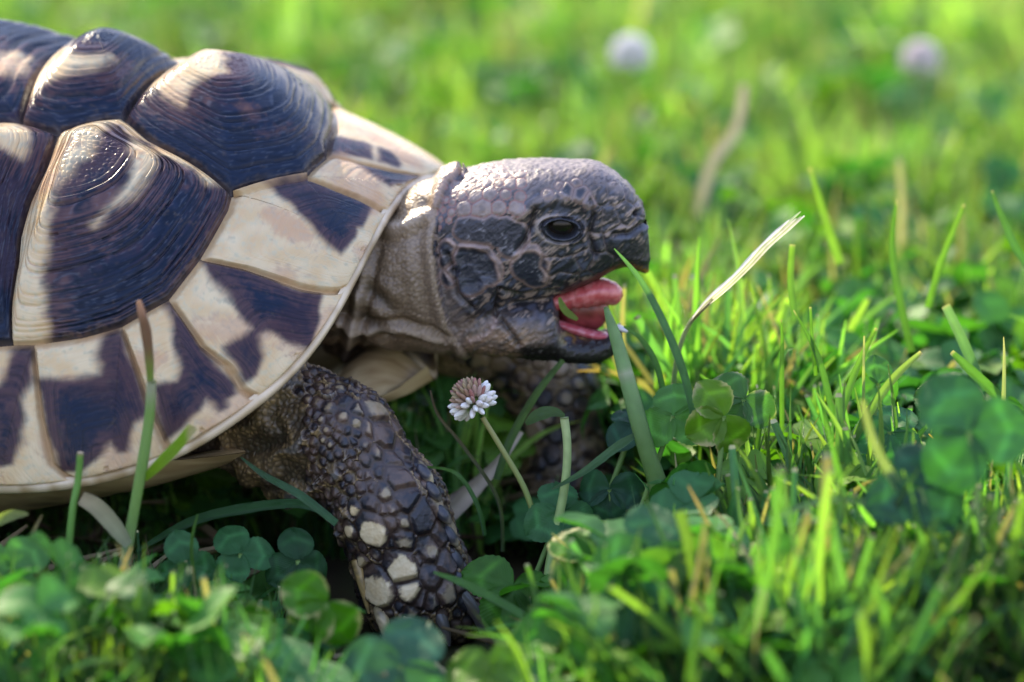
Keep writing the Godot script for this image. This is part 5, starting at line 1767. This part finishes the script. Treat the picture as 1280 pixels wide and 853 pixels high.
func build_heroes():
	var G1 := Color(0.13, 0.30, 0.04)
	var G2 := Color(0.22, 0.40, 0.06)
	var BG := Color(0.075, 0.22, 0.07)
	var TAN := Color(0.5, 0.4, 0.24)
	var PALE := Color(0.60, 0.55, 0.40)
	# flowers
	flower("clover head in bud beside the foreleg, pink above and white below", Vector3(0.49, 2.06, 2.6), [Vector3(0.49, 2.06, 2.6), Vector3(0.23, 2.82, 2.5), Vector3(-0.18, 3.54, 2.4), Vector3(-0.56, 4.16, 2.3)], 0.47, false, 0.4)
	flower("white clover head blurred far behind the tortoise's nose", Vector3(3.39, 2.8, -26), [Vector3(3.39, 2.8, -26), Vector3(3.35, 3.93, -26), Vector3(3.29, 5.33, -26)], 0.58, true, 0.2, "clover flowers far back in the lawn")
	flower("pinkish clover head blurred far back at the right", Vector3(11.27, 3.05, -28), [Vector3(11.27, 3.05, -28), Vector3(11.4, 3.98, -28), Vector3(11.5, 4.85, -28)], 0.55, true, 1.0, "clover flowers far back in the lawn")
	flower("faint pale clover head low behind the tortoise's head", Vector3(0.88, -1.4, -46), [Vector3(0.88, -1.4, -46), Vector3(0.85, -0.27, -46), Vector3(0.8, 0.96, -46)], 0.75, true, 0.3, "clover flowers far back in the lawn")
	# the bitten stalk under the chin
	var o := thing("bitten_stalk", Vector3(0.6, 0.74, 3.4), "pale green bitten off stalk standing under the tortoise's chin", "plant stalk")
	stalk(o, [Vector3(0.6, 0.74, 3.4), Vector3(0.76, 1.72, 3), Vector3(0.99, 2.93, 2.8), Vector3(1.04, 3.68, 2.7), Vector3(0.98, 4.25, 2.6)], [0.10, 0.095, 0.085, 0.08, 0.085], func(u, p): return Color(0.22, 0.34, 0.09).lerp(Color(0.32, 0.38, 0.17), u) * (1.0 + 0.3 * nb.get_noise_3dv(p * 5.0)))
	var s := strip(curve_points([Vector3(0.99, 4.28, 2.6), Vector3(0.75, 4.32, 2.5), Vector3(0.48, 4.25, 2.5), Vector3(0.26, 4.09, 2.5)], 7), [0.06, 0.22, 0.30, 0.24, 0.08], Vector3(0.1, 0.8, 0.6), 0.3)
	mk("torn_leaf", s[0], tinted(s[0], func(_p): return Color(0.07, 0.14, 0.025)), s[1], M.leaf, o, s[2])
	# the thick blade in front of the mouth
	o = thing("grass_stalk", Vector3(2.98, 1.79, 3.2), "thick grass stalk with a node reaching up to the tortoise's mouth", "grass stalk", "tall grass stalks")
	stalk(o, [Vector3(2.98, 1.79, 3.2), Vector3(2.8, 2.83, 3), Vector3(2.49, 3.8, 2.8), Vector3(2.22, 4.76, 2.6), Vector3(1.98, 5.63, 2.4), Vector3(1.75, 6.32, 2.3)], [0.19, 0.20, 0.17, 0.165, 0.15, 0.12, 0.04], func(u, p): return Color(0.19, 0.34, 0.07).lerp(Color(0.32, 0.50, 0.22), smooth(0.3, 0.7, u)).lerp(Color(0.6, 0.6, 0.45), exp(-pow((u - 0.67) / 0.02, 2))) * (1.0 + 0.2 * nb.get_noise_3dv(p * 4.0)), "stem", "leaf")
	s = strip(curve_points([Vector3(2.4, 4.02, 2.8), Vector3(1.95, 3.75, 2.9), Vector3(1.35, 3.31, 3), Vector3(0.75, 2.96, 3)], 8), [0.06, 0.17, 0.16, 0.11, 0.03], Vector3(0.2, 0.6, 0.8), 0.6)
	mk("side_blade", s[0], tinted(s[0], func(_p): return Color(0.10, 0.21, 0.09)), s[1], M.leaf, o, s[2])
	hero_blade("slim arching blade whose tip crosses the tortoise's beak", [Vector3(3.49, 3.97, 2.6), Vector3(3.22, 5.07, 2.5), Vector3(2.84, 6.02, 2.4), Vector3(2.39, 6.85, 2.3), Vector3(1.9, 7.45, 2.3)], [0.15, 0.17, 0.17, 0.15, 0.10, 0.02], BG, Color(0.16, 0.36, 0.14), Vector3(0.5, 0.3, 1), 0.3)
	hero_blade("short blade curling below the lower jaw", [Vector3(2.98, 3.97, 1.6), Vector3(2.77, 4.93, 1.6), Vector3(2.47, 5.45, 1.5), Vector3(2.13, 5.69, 1.4)], [0.11, 0.12, 0.10, 0.03], BG, G1)
	# left foreground
	o = thing("grass_stalk", Vector3(-7.1, 1.9, 5.4), "tall pale grass stalk with reddish tip before the shell", "grass stalk", "tall grass stalks")
	stalk(o, [Vector3(-7.1, 1.9, 5.4), Vector3(-6.98, 2.55, 5.3), Vector3(-6.82, 3.36, 5.2), Vector3(-6.65, 4.24, 5.1), Vector3(-6.52, 5.04, 5), Vector3(-6.46, 5.71, 5)], [0.10, 0.105, 0.10, 0.105, 0.095, 0.09], func(u, p): return Color(0.52, 0.60, 0.34).lerp(Color(0.34, 0.54, 0.14), smooth(0.1, 0.4, u)).lerp(Color(0.60, 0.60, 0.46), smooth(0.8, 0.95, u)), "stem", "leaf")
	stalk(o, [Vector3(-6.48, 5.49, 5), Vector3(-6.49, 6.08, 5), Vector3(-6.53, 6.6, 5), Vector3(-6.59, 6.92, 5), Vector3(-6.64, 7.18, 5)], [0.04, 0.085, 0.10, 0.08, 0.045], func(u, p): return Color(0.30, 0.40, 0.08).lerp(Color(0.30, 0.17, 0.09), smooth(0.1, 0.4, u)).lerp(Color(0.62, 0.38, 0.34), smooth(0.6, 0.95, u)), "seed_head", "leaf")
	s = strip(curve_points([Vector3(-6.64, 3.86, 5.1), Vector3(-6.31, 4.26, 5.3), Vector3(-5.98, 4.62, 5.4), Vector3(-5.69, 5, 5.5)], 8), [0.10, 0.20, 0.22, 0.20, 0.20], Vector3(0.5, 0.3, 1), 0.4)
	mk("side_blade", s[0], tinted(s[0], func(p: Vector3): return Color(0.28, 0.46, 0.04).lerp(Color(0.62, 0.52, 0.36), smooth(0.85, 1.0, (p.x - s[0][0].x) / 0.95))), s[1], M.leaf, o, s[2])
	o = thing("grass_stalk", Vector3(-8.01, 2.51, 5.6), "thin dark green stem cut off below the shell's edge", "grass stalk", "tall grass stalks")
	stalk(o, [Vector3(-8.01, 2.51, 5.6), Vector3(-7.9, 3.39, 5.5), Vector3(-7.79, 3.96, 5.4), Vector3(-7.73, 4.47, 5.4)], [0.07, 0.07, 0.065, 0.06], func(u, _p): return Color(0.10, 0.22, 0.04).lerp(Color(0.45, 0.33, 0.20), smooth(0.94, 1.0, u)))
	hero_blade("broad blotched dry blade leaning under the shell's edge", [Vector3(-6.9, 2.78, 5.6), Vector3(-7.18, 3.19, 5.6), Vector3(-7.45, 3.51, 5.6), Vector3(-7.72, 3.68, 5.6)], [0.16, 0.30, 0.32, 0.30, 0.24], Color(0.20, 0.22, 0.12), Color(0.27, 0.22, 0.13), Vector3(0.4, 0.4, 1), 0.15, "dry_grass", "dry blade", "dry blades and straws", "dry")
	hero_blade("yellowish bent blade at the left frame edge", [Vector3(-9.55, 3.18, 6), Vector3(-9.18, 3.38, 6), Vector3(-8.89, 3.5, 6), Vector3(-8.61, 3.52, 6)], [0.12, 0.2, 0.2, 0.04], Color(0.3, 0.42, 0.1), Color(0.4, 0.42, 0.16))
	hero_blade("withered curling leaf standing near the left edge", [Vector3(-8.3, 2.35, 6.4), Vector3(-8.42, 2.8, 6.4), Vector3(-8.51, 3.19, 6.3), Vector3(-8.34, 3.56, 6.2)], [0.30, 0.28, 0.16, 0.07, 0.03], Color(0.20, 0.26, 0.10), Color(0.36, 0.27, 0.14), Vector3(0.2, 0.3, 1), 0.5, "dry_grass", "dry blade", "dry blades and straws", "leaf")
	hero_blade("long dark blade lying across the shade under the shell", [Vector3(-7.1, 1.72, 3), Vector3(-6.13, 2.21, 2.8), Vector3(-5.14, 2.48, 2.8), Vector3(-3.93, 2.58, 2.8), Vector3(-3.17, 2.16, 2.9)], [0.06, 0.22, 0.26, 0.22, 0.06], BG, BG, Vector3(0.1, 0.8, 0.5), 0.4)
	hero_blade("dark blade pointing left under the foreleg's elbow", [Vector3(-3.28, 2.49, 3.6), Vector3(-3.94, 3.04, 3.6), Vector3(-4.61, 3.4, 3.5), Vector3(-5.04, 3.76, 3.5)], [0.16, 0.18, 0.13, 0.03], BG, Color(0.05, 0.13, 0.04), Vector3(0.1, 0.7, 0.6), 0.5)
	hero_blade("thin upright curled shoot below the plastron", [Vector3(-5.74, 1.74, 5.2), Vector3(-5.81, 2.36, 5.2), Vector3(-5.79, 2.82, 5.2), Vector3(-5.68, 3.24, 5.2)], [0.07, 0.075, 0.06, 0.03], G1, G1)
	# near the foreleg
	hero_blade("thin bent green blade just right of the foreleg", [Vector3(-0.52, 1.9, 2.6), Vector3(-0.67, 2.54, 2.6), Vector3(-1.06, 3.11, 2.5), Vector3(-1.64, 3.21, 2.4)], [0.08, 0.09, 0.08, 0.03], BG, G1, Vector3(0.2, 0.5, 1), 0.6)
	hero_blade("thin brown dying blade curving beside the clover head", [Vector3(-0.18, 1.43, 2.2), Vector3(-0.27, 2.48, 2.2), Vector3(-0.91, 3.49, 2.1), Vector3(-1.4, 4.1, 2), Vector3(-1.55, 4.6, 2)], [0.07, 0.08, 0.07, 0.06, 0.03], Color(0.10, 0.17, 0.06), Color(0.24, 0.16, 0.09), Vector3(0.2, 0.5, 1), 0.6)
	hero_blade("grey dry straw leaning behind the foreleg", [Vector3(-1.32, 1.52, 0.6), Vector3(-0.79, 2.05, 0.4), Vector3(-0.28, 2.58, 0.3), Vector3(0.19, 3.2, 0.2)], [0.30, 0.34, 0.26, 0.16, 0.08], Color(0.40, 0.33, 0.25), Color(0.46, 0.40, 0.32), Vector3(0.3, 0.4, 1), 0.6, "dry_straw", "dry straw", "dry blades and straws", "dry")
	hero_blade("second thinner grey straw crossing behind the foreleg", [Vector3(-1.26, 1.79, 0.2), Vector3(-0.63, 2.24, 0.1), Vector3(-0.08, 2.81, 0)], [0.12, 0.13, 0.10, 0.04], Color(0.30, 0.25, 0.19), Color(0.38, 0.32, 0.25), Vector3(0.3, 0.4, 1), 0.6, "dry_straw", "dry straw", "dry blades and straws", "dry")
	hero_blade("pale green blade slanting under the chin", [Vector3(-0.31, 2.48, 1), Vector3(0, 3.31, 0.8), Vector3(0.5, 4.18, 0.7), Vector3(0.99, 4.82, 0.7)], [0.14, 0.17, 0.15, 0.10], Color(0.10, 0.2, 0.05), Color(0.16, 0.27, 0.08), Vector3(0.3, 0.4, 1), 0.5)
	# right of the tortoise
	o = thing("dry_grass", Vector3(2.98, 5.45, 1.2), "white edged frayed dry blade rising right of the nose", "dry blade", "dry blades and straws")
	stalk(o, [Vector3(3.07, 3.75, 0.9), Vector3(3.19, 4.82, 0.7), Vector3(3.43, 5.52, 0.6), Vector3(3.84, 6.1, 0.8)], [0.05, 0.05, 0.045, 0.03], func(u, _p): return Color(0.12, 0.26, 0.05).lerp(Color(0.5, 0.48, 0.32), u), "stem", "leaf")
	for k in 5:
		var off := Vector3(-0.012, 0.026, 0.02) * (k - 2)
		var e := [1.0, 0.96, 0.9, 0.98, 0.82][k] as float
		s = strip(curve_points([Vector3(3.43, 5.52, 0.6) + off * 0.4, Vector3(3.76, 6, 0.8) + off, Vector3(4.29, 6.5, 0.8) + off * 1.2, (Vector3(4.29, 6.5, 0.8)).lerp(Vector3(4.93, 7.14, 0.6), e) + off * 1.5, (Vector3(4.29, 6.5, 0.8)).lerp(Vector3(5.58, 7.69, 0.4), e) + off * 1.7], 10), [0.03, 0.09, 0.08, 0.10, 0.07, 0.10, 0.06, 0.09, 0.03], Vector3(-0.3, 0.9, 0.4), 0.3)
		mk("strand", s[0], tinted(s[0], func(p: Vector3): return (Color(0.66, 0.63, 0.52) if k % 2 == 0 else Color(0.36, 0.42, 0.20)) * (1.0 + 0.5 * nb.get_noise_3dv(p * 4.0))), s[1], M.dry, o, s[2])
	hero_blade("long dried stalk bent over far behind", [Vector3(4.7, 3.14, -18), Vector3(5.04, 4.49, -18), Vector3(5.63, 5.41, -18), Vector3(5.81, 6.53, -18)], [0.22, 0.3, 0.3, 0.24, 0.2], Color(0.48, 0.46, 0.30), Color(0.58, 0.50, 0.38), Vector3(0.2, 0.5, 1), 0.4, "dry_grass", "dry blade", "dry blades and straws", "dry")
	var right := [
		["slender blade with a sharp tip left of the forked pair", [Vector3(5.11, 3.87, 2.3), Vector3(5.09, 4.79, 2.2), Vector3(5.09, 5.52, 2.1), Vector3(5.06, 6.02, 2.1)], [0.09, 0.10, 0.08, 0.02], G1, G1],
		["long arched dark blade of the forked pair", [Vector3(6.28, 3.18, 2.6), Vector3(6.05, 4.25, 2.5), Vector3(5.73, 5.4, 2.4), Vector3(5.27, 6.26, 2.3)], [0.13, 0.14, 0.12, 0.02], BG, G1],
		["short upright blade with dry tip beside the forked pair", [Vector3(5.71, 5.01, 2.4), Vector3(5.63, 5.63, 2.4), Vector3(5.57, 6.35, 2.4)], [0.08, 0.07, 0.05], G1, G1],
		["blade slanting up right between the clover leaves", [Vector3(6.03, 3.65, 2.6), Vector3(6.31, 4.72, 2.5), Vector3(6.6, 5.48, 2.4), Vector3(6.82, 5.94, 2.4)], [0.13, 0.14, 0.12, 0.06], BG, G2],
		["blade tipped white beside the ragged clover leaf", [Vector3(6.59, 4.35, 2.8), Vector3(6.57, 5.1, 2.7), Vector3(6.56, 5.87, 2.7)], [0.06, 0.06, 0.03], G2, PALE],
		["tall dark blade standing up behind at right centre", [Vector3(8.02, 4.34, -1.5), Vector3(7.78, 5.32, -1.6), Vector3(7.6, 6.42, -1.8), Vector3(7.68, 7.36, -2)], [0.16, 0.17, 0.15, 0.04], Color(0.08, 0.2, 0.03), G1],
		["blade leaning left with dry tip at far right", [Vector3(8.41, 5.07, -2.2), Vector3(8.65, 5.96, -2.3), Vector3(8.89, 6.6, -2.4), Vector3(9.11, 7.14, -2.5)], [0.16, 0.15, 0.12, 0.06], G1, G2],
		["dark blade bowing in from the right edge", [Vector3(10.44, 5.84, -1.5), Vector3(10.03, 6.47, -1.6), Vector3(9.75, 7.08, -1.8), Vector3(9.57, 7.55, -2)], [0.16, 0.17, 0.14, 0.04], BG, G1],
		["stiff blunt blade with whitish cut top", [Vector3(9.18, 4.12, 0.5), Vector3(8.77, 5.06, 0.4), Vector3(8.4, 5.8, 0.3)], [0.2, 0.22, 0.18], Color(0.08, 0.22, 0.08), Color(0.22, 0.4, 0.2)],
		["long pale blade lying towards the ragged clover leaf", [Vector3(6.31, 3.78, 3), Vector3(6.72, 4.53, 2.9), Vector3(7.16, 5.13, 2.8), Vector3(7.62, 5.59, 2.8)], [0.14, 0.17, 0.15, 0.08], G1, Color(0.32, 0.42, 0.16)],
		["thin needle tipped blade near the right edge", [Vector3(9.19, 3.65, 2.6), Vector3(9.24, 4.41, 2.5), Vector3(9.22, 5.35, 2.5), Vector3(9.19, 5.8, 2.5)], [0.09, 0.10, 0.06, 0.015], Color(0.14, 0.28, 0.14), PALE],
		["broad green blade lying low at the right", [Vector3(9.99, 3.3, 1.5), Vector3(9.32, 4.29, 1.6), Vector3(8.73, 4.91, 1.8), Vector3(8.33, 5.3, 1.8)], [0.2, 0.22, 0.2, 0.1], BG, G1],
		["upright blunt blade left of the tall dark one", [Vector3(5.52, 5.43, 0), Vector3(5.43, 6.18, -0.2), Vector3(5.46, 6.87, -0.3)], [0.15, 0.14, 0.12], G1, G2],
		["blurred upright bright blade behind the nose", [Vector3(6.91, 5.26, -5), Vector3(6.73, 5.78, -5), Vector3(6.22, 7.33, -5)], [0.2, 0.2, 0.08], G2, G2]]
	for b in right:
		hero_blade(b[0], b[1], b[2], b[3], b[4], Vector3(0.15, 0.35, 1), 0.5, "grass_shoot", "grass blade", "separate blades around the tortoise", "leaf", Color(0.55, 0.47, 0.33))
	# clover leaves, nearest the focus first
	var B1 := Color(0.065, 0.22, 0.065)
	var B2 := Color(0.12, 0.32, 0.055)
	var Y := Color(0.15, 0.30, 0.02)
	clover("round clover leaf just below the thick grass stalk's bend", Vector3(2.43, 2.38, 2.6), Vector3(3.04, 4.25, 2.5), 0.86, Vector3(-0.2, 0.55, 0.8), 2.9, B2, 0.15, 0.15)
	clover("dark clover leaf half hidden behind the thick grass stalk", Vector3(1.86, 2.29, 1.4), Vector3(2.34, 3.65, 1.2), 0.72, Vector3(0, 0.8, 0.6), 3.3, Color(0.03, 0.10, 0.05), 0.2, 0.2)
	clover("dark clover leaf at the foot of the bitten stalk", Vector3(0.3, 0.79, 2.9), Vector3(0.91, 2.45, 2.8), 0.85, Vector3(0.1, 0.6, 0.8), 3.2, B1, 0.25, 0.3)
	clover("crumpled blue green clover leaf right of the bitten stalk", Vector3(2.06, 1.09, 2.6), Vector3(1.85, 2.79, 2.5), 0.80, Vector3(-0.3, 0.5, 0.8), 1.6, Color(0.04, 0.12, 0.06), 0.45, 0.6, 0.75)
	clover("bright ragged clover leaf right of the foreleg", Vector3(0.15, 0.33, 4), Vector3(0, 1.37, 4), 1.05, Vector3(0.1, 0.7, 0.6), 1.7, Color(0.08, 0.24, 0.02), 0.35, 0.1, 0.8)
	clover("ragged bitten clover leaf among the sharp blades", Vector3(8.33, 3.36, 2.9), Vector3(8.25, 4.6, 2.6), 0.78, Vector3(-0.1, 0.5, 0.85), 1.9, Color(0.10, 0.22, 0.05), 0.2, 0.3, 0.8, Color(0.45, 0.34, 0.2))
	clover("clover leaf with chewed white edge near the middle right", Vector3(4.01, 3.02, 2.6), Vector3(4.37, 4.54, 2.4), 0.82, Vector3(0, 0.6, 0.8), 1.4, Color(0.09, 0.22, 0.05), 0.3, 0.4, 0.8, Color(0.5, 0.42, 0.3))
	clover("yellowing clover leaf with torn tips in front of the dried stalk", Vector3(3.81, 2.66, 3.4), Vector3(3.93, 4.5, 3.3), 0.85, Vector3(0.2, 0.3, 0.9), 1.3, Y, 0.6, 0.3, 0.7, Color(0.5, 0.42, 0.22))
	clover("dark clover leaf below the ragged one at right", Vector3(7.05, 2.59, 3.2), Vector3(7.04, 4.13, 3.1), 0.85, Vector3(-0.2, 0.6, 0.7), 2.4, B1, 0.25, 0.4)
	clover("clover leaf leaning on the short plant at right centre", Vector3(6.83, 3.52, 2.2), Vector3(6.94, 4.73, 2), 0.62, Vector3(0.3, 0.4, 0.8), 1.3, B2, 0.4, 0.2)
	clover("large blurred blue green clover leaf at the right edge", Vector3(8.01, 3.6, 8.6), Vector3(7.71, 5.8, 8.33), 1.25, Vector3(-0.1, 0.4, 0.9), 1.5, B1, 0.15, 0.2)
	clover("blurred dark clover leaf under the large right one", Vector3(7.34, 3.32, 8.6), Vector3(6.91, 4.8, 8.33), 1.05, Vector3(0.1, 0.5, 0.8), 3.0, Color(0.035, 0.12, 0.06), 0.2, 0.2)
	clover("bright yellow green clover leaf low at bottom right", Vector3(6.26, 1.38, 10.25), Vector3(5.78, 2.84, 9.98), 1.15, Vector3(0.1, 0.7, 0.6), 2.7, Color(0.10, 0.30, 0.01), 0.4, 0.2)
	clover("blurred yellow green leaf standing right of bottom centre", Vector3(3, 1.82, 8.88), Vector3(2.84, 3.81, 8.77), 1.0, Vector3(-0.5, 0.1, 0.9), 1.5, Color(0.16, 0.32, 0.06), 0.9, 0.2, 0.5)
	clover("pale blurred clover leaf at bottom centre right", Vector3(2.19, 1.86, 8.6), Vector3(2.34, 3.69, 8.44), 1.1, Vector3(0.1, 0.5, 0.9), 3.0, Color(0.07, 0.2, 0.07), 0.2, 0.3)
	clover("blue green blurred clover leaf below bottom centre", Vector3(2.15, 1.43, 9.7), Vector3(2.21, 2.95, 9.53), 1.15, Vector3(0.1, 0.6, 0.8), 2.7, B1, 0.15, 0.2)
	clover("folded yellow edged clover leaf left of the pale one", Vector3(1.42, 1.93, 6.5), Vector3(1.35, 2.8, 6.4), 0.95, Vector3(0.0, 0.8, 0.5), 1.2, Color(0.08, 0.24, 0.02), 0.4, 0.2, 0.8, Color(0.55, 0.5, 0.2))
	clover("soft bright clover leaf at the bottom right of the foot", Vector3(0.81, 1.1, 9.42), Vector3(0.92, 2.51, 9.31), 1.05, Vector3(-0.1, 0.7, 0.7), 2.4, Color(0.07, 0.25, 0.015), 0.25, 0.2)
	clover("big round blurred clover leaf in front of the foot", Vector3(-1.91, 1.14, 9.7), Vector3(-1.88, 2.08, 9.59), 1.2, Vector3(0.0, 0.55, 0.85), 2.6, Color(0.07, 0.19, 0.09), 0.12, 0.35)
	clover("bright clover leaf with yellow rim left of the foot", Vector3(-3.47, 1.49, 8.05), Vector3(-3.2, 2.56, 7.94), 0.92, Vector3(0.1, 0.35, 0.9), 1.5, Color(0.10, 0.30, 0.01), 0.35, 0.2, 0.6, Color(0.6, 0.5, 0.22))
	clover("upright bright clover leaf with brown edge at lower left", Vector3(-4.76, 1.29, 7.55), Vector3(-4.8, 2.24, 7.5), 0.85, Vector3(-0.3, 0.2, 0.9), 1.6, Color(0.09, 0.27, 0.015), 0.7, 0.2, 0.5, Color(0.5, 0.36, 0.2))
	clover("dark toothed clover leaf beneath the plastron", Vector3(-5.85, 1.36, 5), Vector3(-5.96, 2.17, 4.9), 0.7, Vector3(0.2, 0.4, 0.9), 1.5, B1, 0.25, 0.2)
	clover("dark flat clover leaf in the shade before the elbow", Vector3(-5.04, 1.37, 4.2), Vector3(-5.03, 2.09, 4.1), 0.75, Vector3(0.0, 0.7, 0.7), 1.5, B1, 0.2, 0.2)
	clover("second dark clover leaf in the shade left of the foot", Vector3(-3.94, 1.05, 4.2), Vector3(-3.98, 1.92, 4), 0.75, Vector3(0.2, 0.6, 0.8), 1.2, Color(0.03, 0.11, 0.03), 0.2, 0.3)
	clover("clover leaf cut by the left frame edge", Vector3(-8.88, 1.82, 7), Vector3(-8.83, 2.8, 6.9), 0.9, Vector3(-0.1, 0.6, 0.8), 2.2, B2, 0.3, 0.2)
	clover("blurred green leaf at the bottom left", Vector3(-7.23, 1.68, 8.88), Vector3(-7.27, 2.8, 8.77), 0.9, Vector3(0.1, 0.5, 0.8), 1.2, Color(0.07, 0.22, 0.02), 0.3, 0.2)
	clover("yellow green clover leaf at the bottom beside the big round one", Vector3(-0.54, 1.04, 9.98), Vector3(-0.37, 1.94, 9.87), 0.95, Vector3(-0.2, 0.6, 0.7), 1.9, Y, 0.3, 0.3)
	# blurred foreground blades
	hero_blade("bright blade slanting across the foot from the right", [Vector3(0.21, 1.66, 6.2), Vector3(-0.29, 1.89, 6), Vector3(-0.93, 2.19, 5.9), Vector3(-1.41, 2.34, 5.8)], [0.14, 0.16, 0.14, 0.04], Color(0.14, 0.34, 0.06), Color(0.17, 0.38, 0.08), Vector3(0.1, 0.6, 0.8), 0.4)
	hero_blade("blurred broad bright blade at the lower right corner", [Vector3(8.41, 1.41, 9.98), Vector3(8.27, 2.7, 9.98), Vector3(8.28, 4.11, 9.98), Vector3(8.39, 5.22, 9.98)], [0.22, 0.25, 0.2, 0.1], Color(0.16, 0.32, 0.02), G2)
	hero_blade("blurred yellow green stalk right of centre bottom", [Vector3(3.31, 1.03, 9.42), Vector3(3.17, 2.48, 9.42), Vector3(3.01, 3.81, 9.15), Vector3(2.81, 4.62, 9.04)], [0.2, 0.2, 0.18, 0.2], Color(0.16, 0.28, 0.05), Color(0.2, 0.34, 0.06))
	hero_blade("blurred pale blade leaning left at lower right", [Vector3(7.36, 3.65, 8.33), Vector3(6.65, 4.66, 8.33), Vector3(6.16, 5.48, 8.22), Vector3(5.91, 6.29, 8.11)], [0.16, 0.18, 0.16, 0.08], Color(0.24, 0.38, 0.1), Color(0.4, 0.45, 0.22))
	hero_blade("blurred light blade lying across the lower right", [Vector3(4.38, 4.13, 8.05), Vector3(5.46, 4.49, 8.05), Vector3(6.55, 4.29, 8.11), Vector3(7.51, 3.83, 8.22)], [0.14, 0.18, 0.18, 0.1], Color(0.18, 0.34, 0.12), Color(0.12, 0.28, 0.05), Vector3(0.1, 0.9, 0.4))
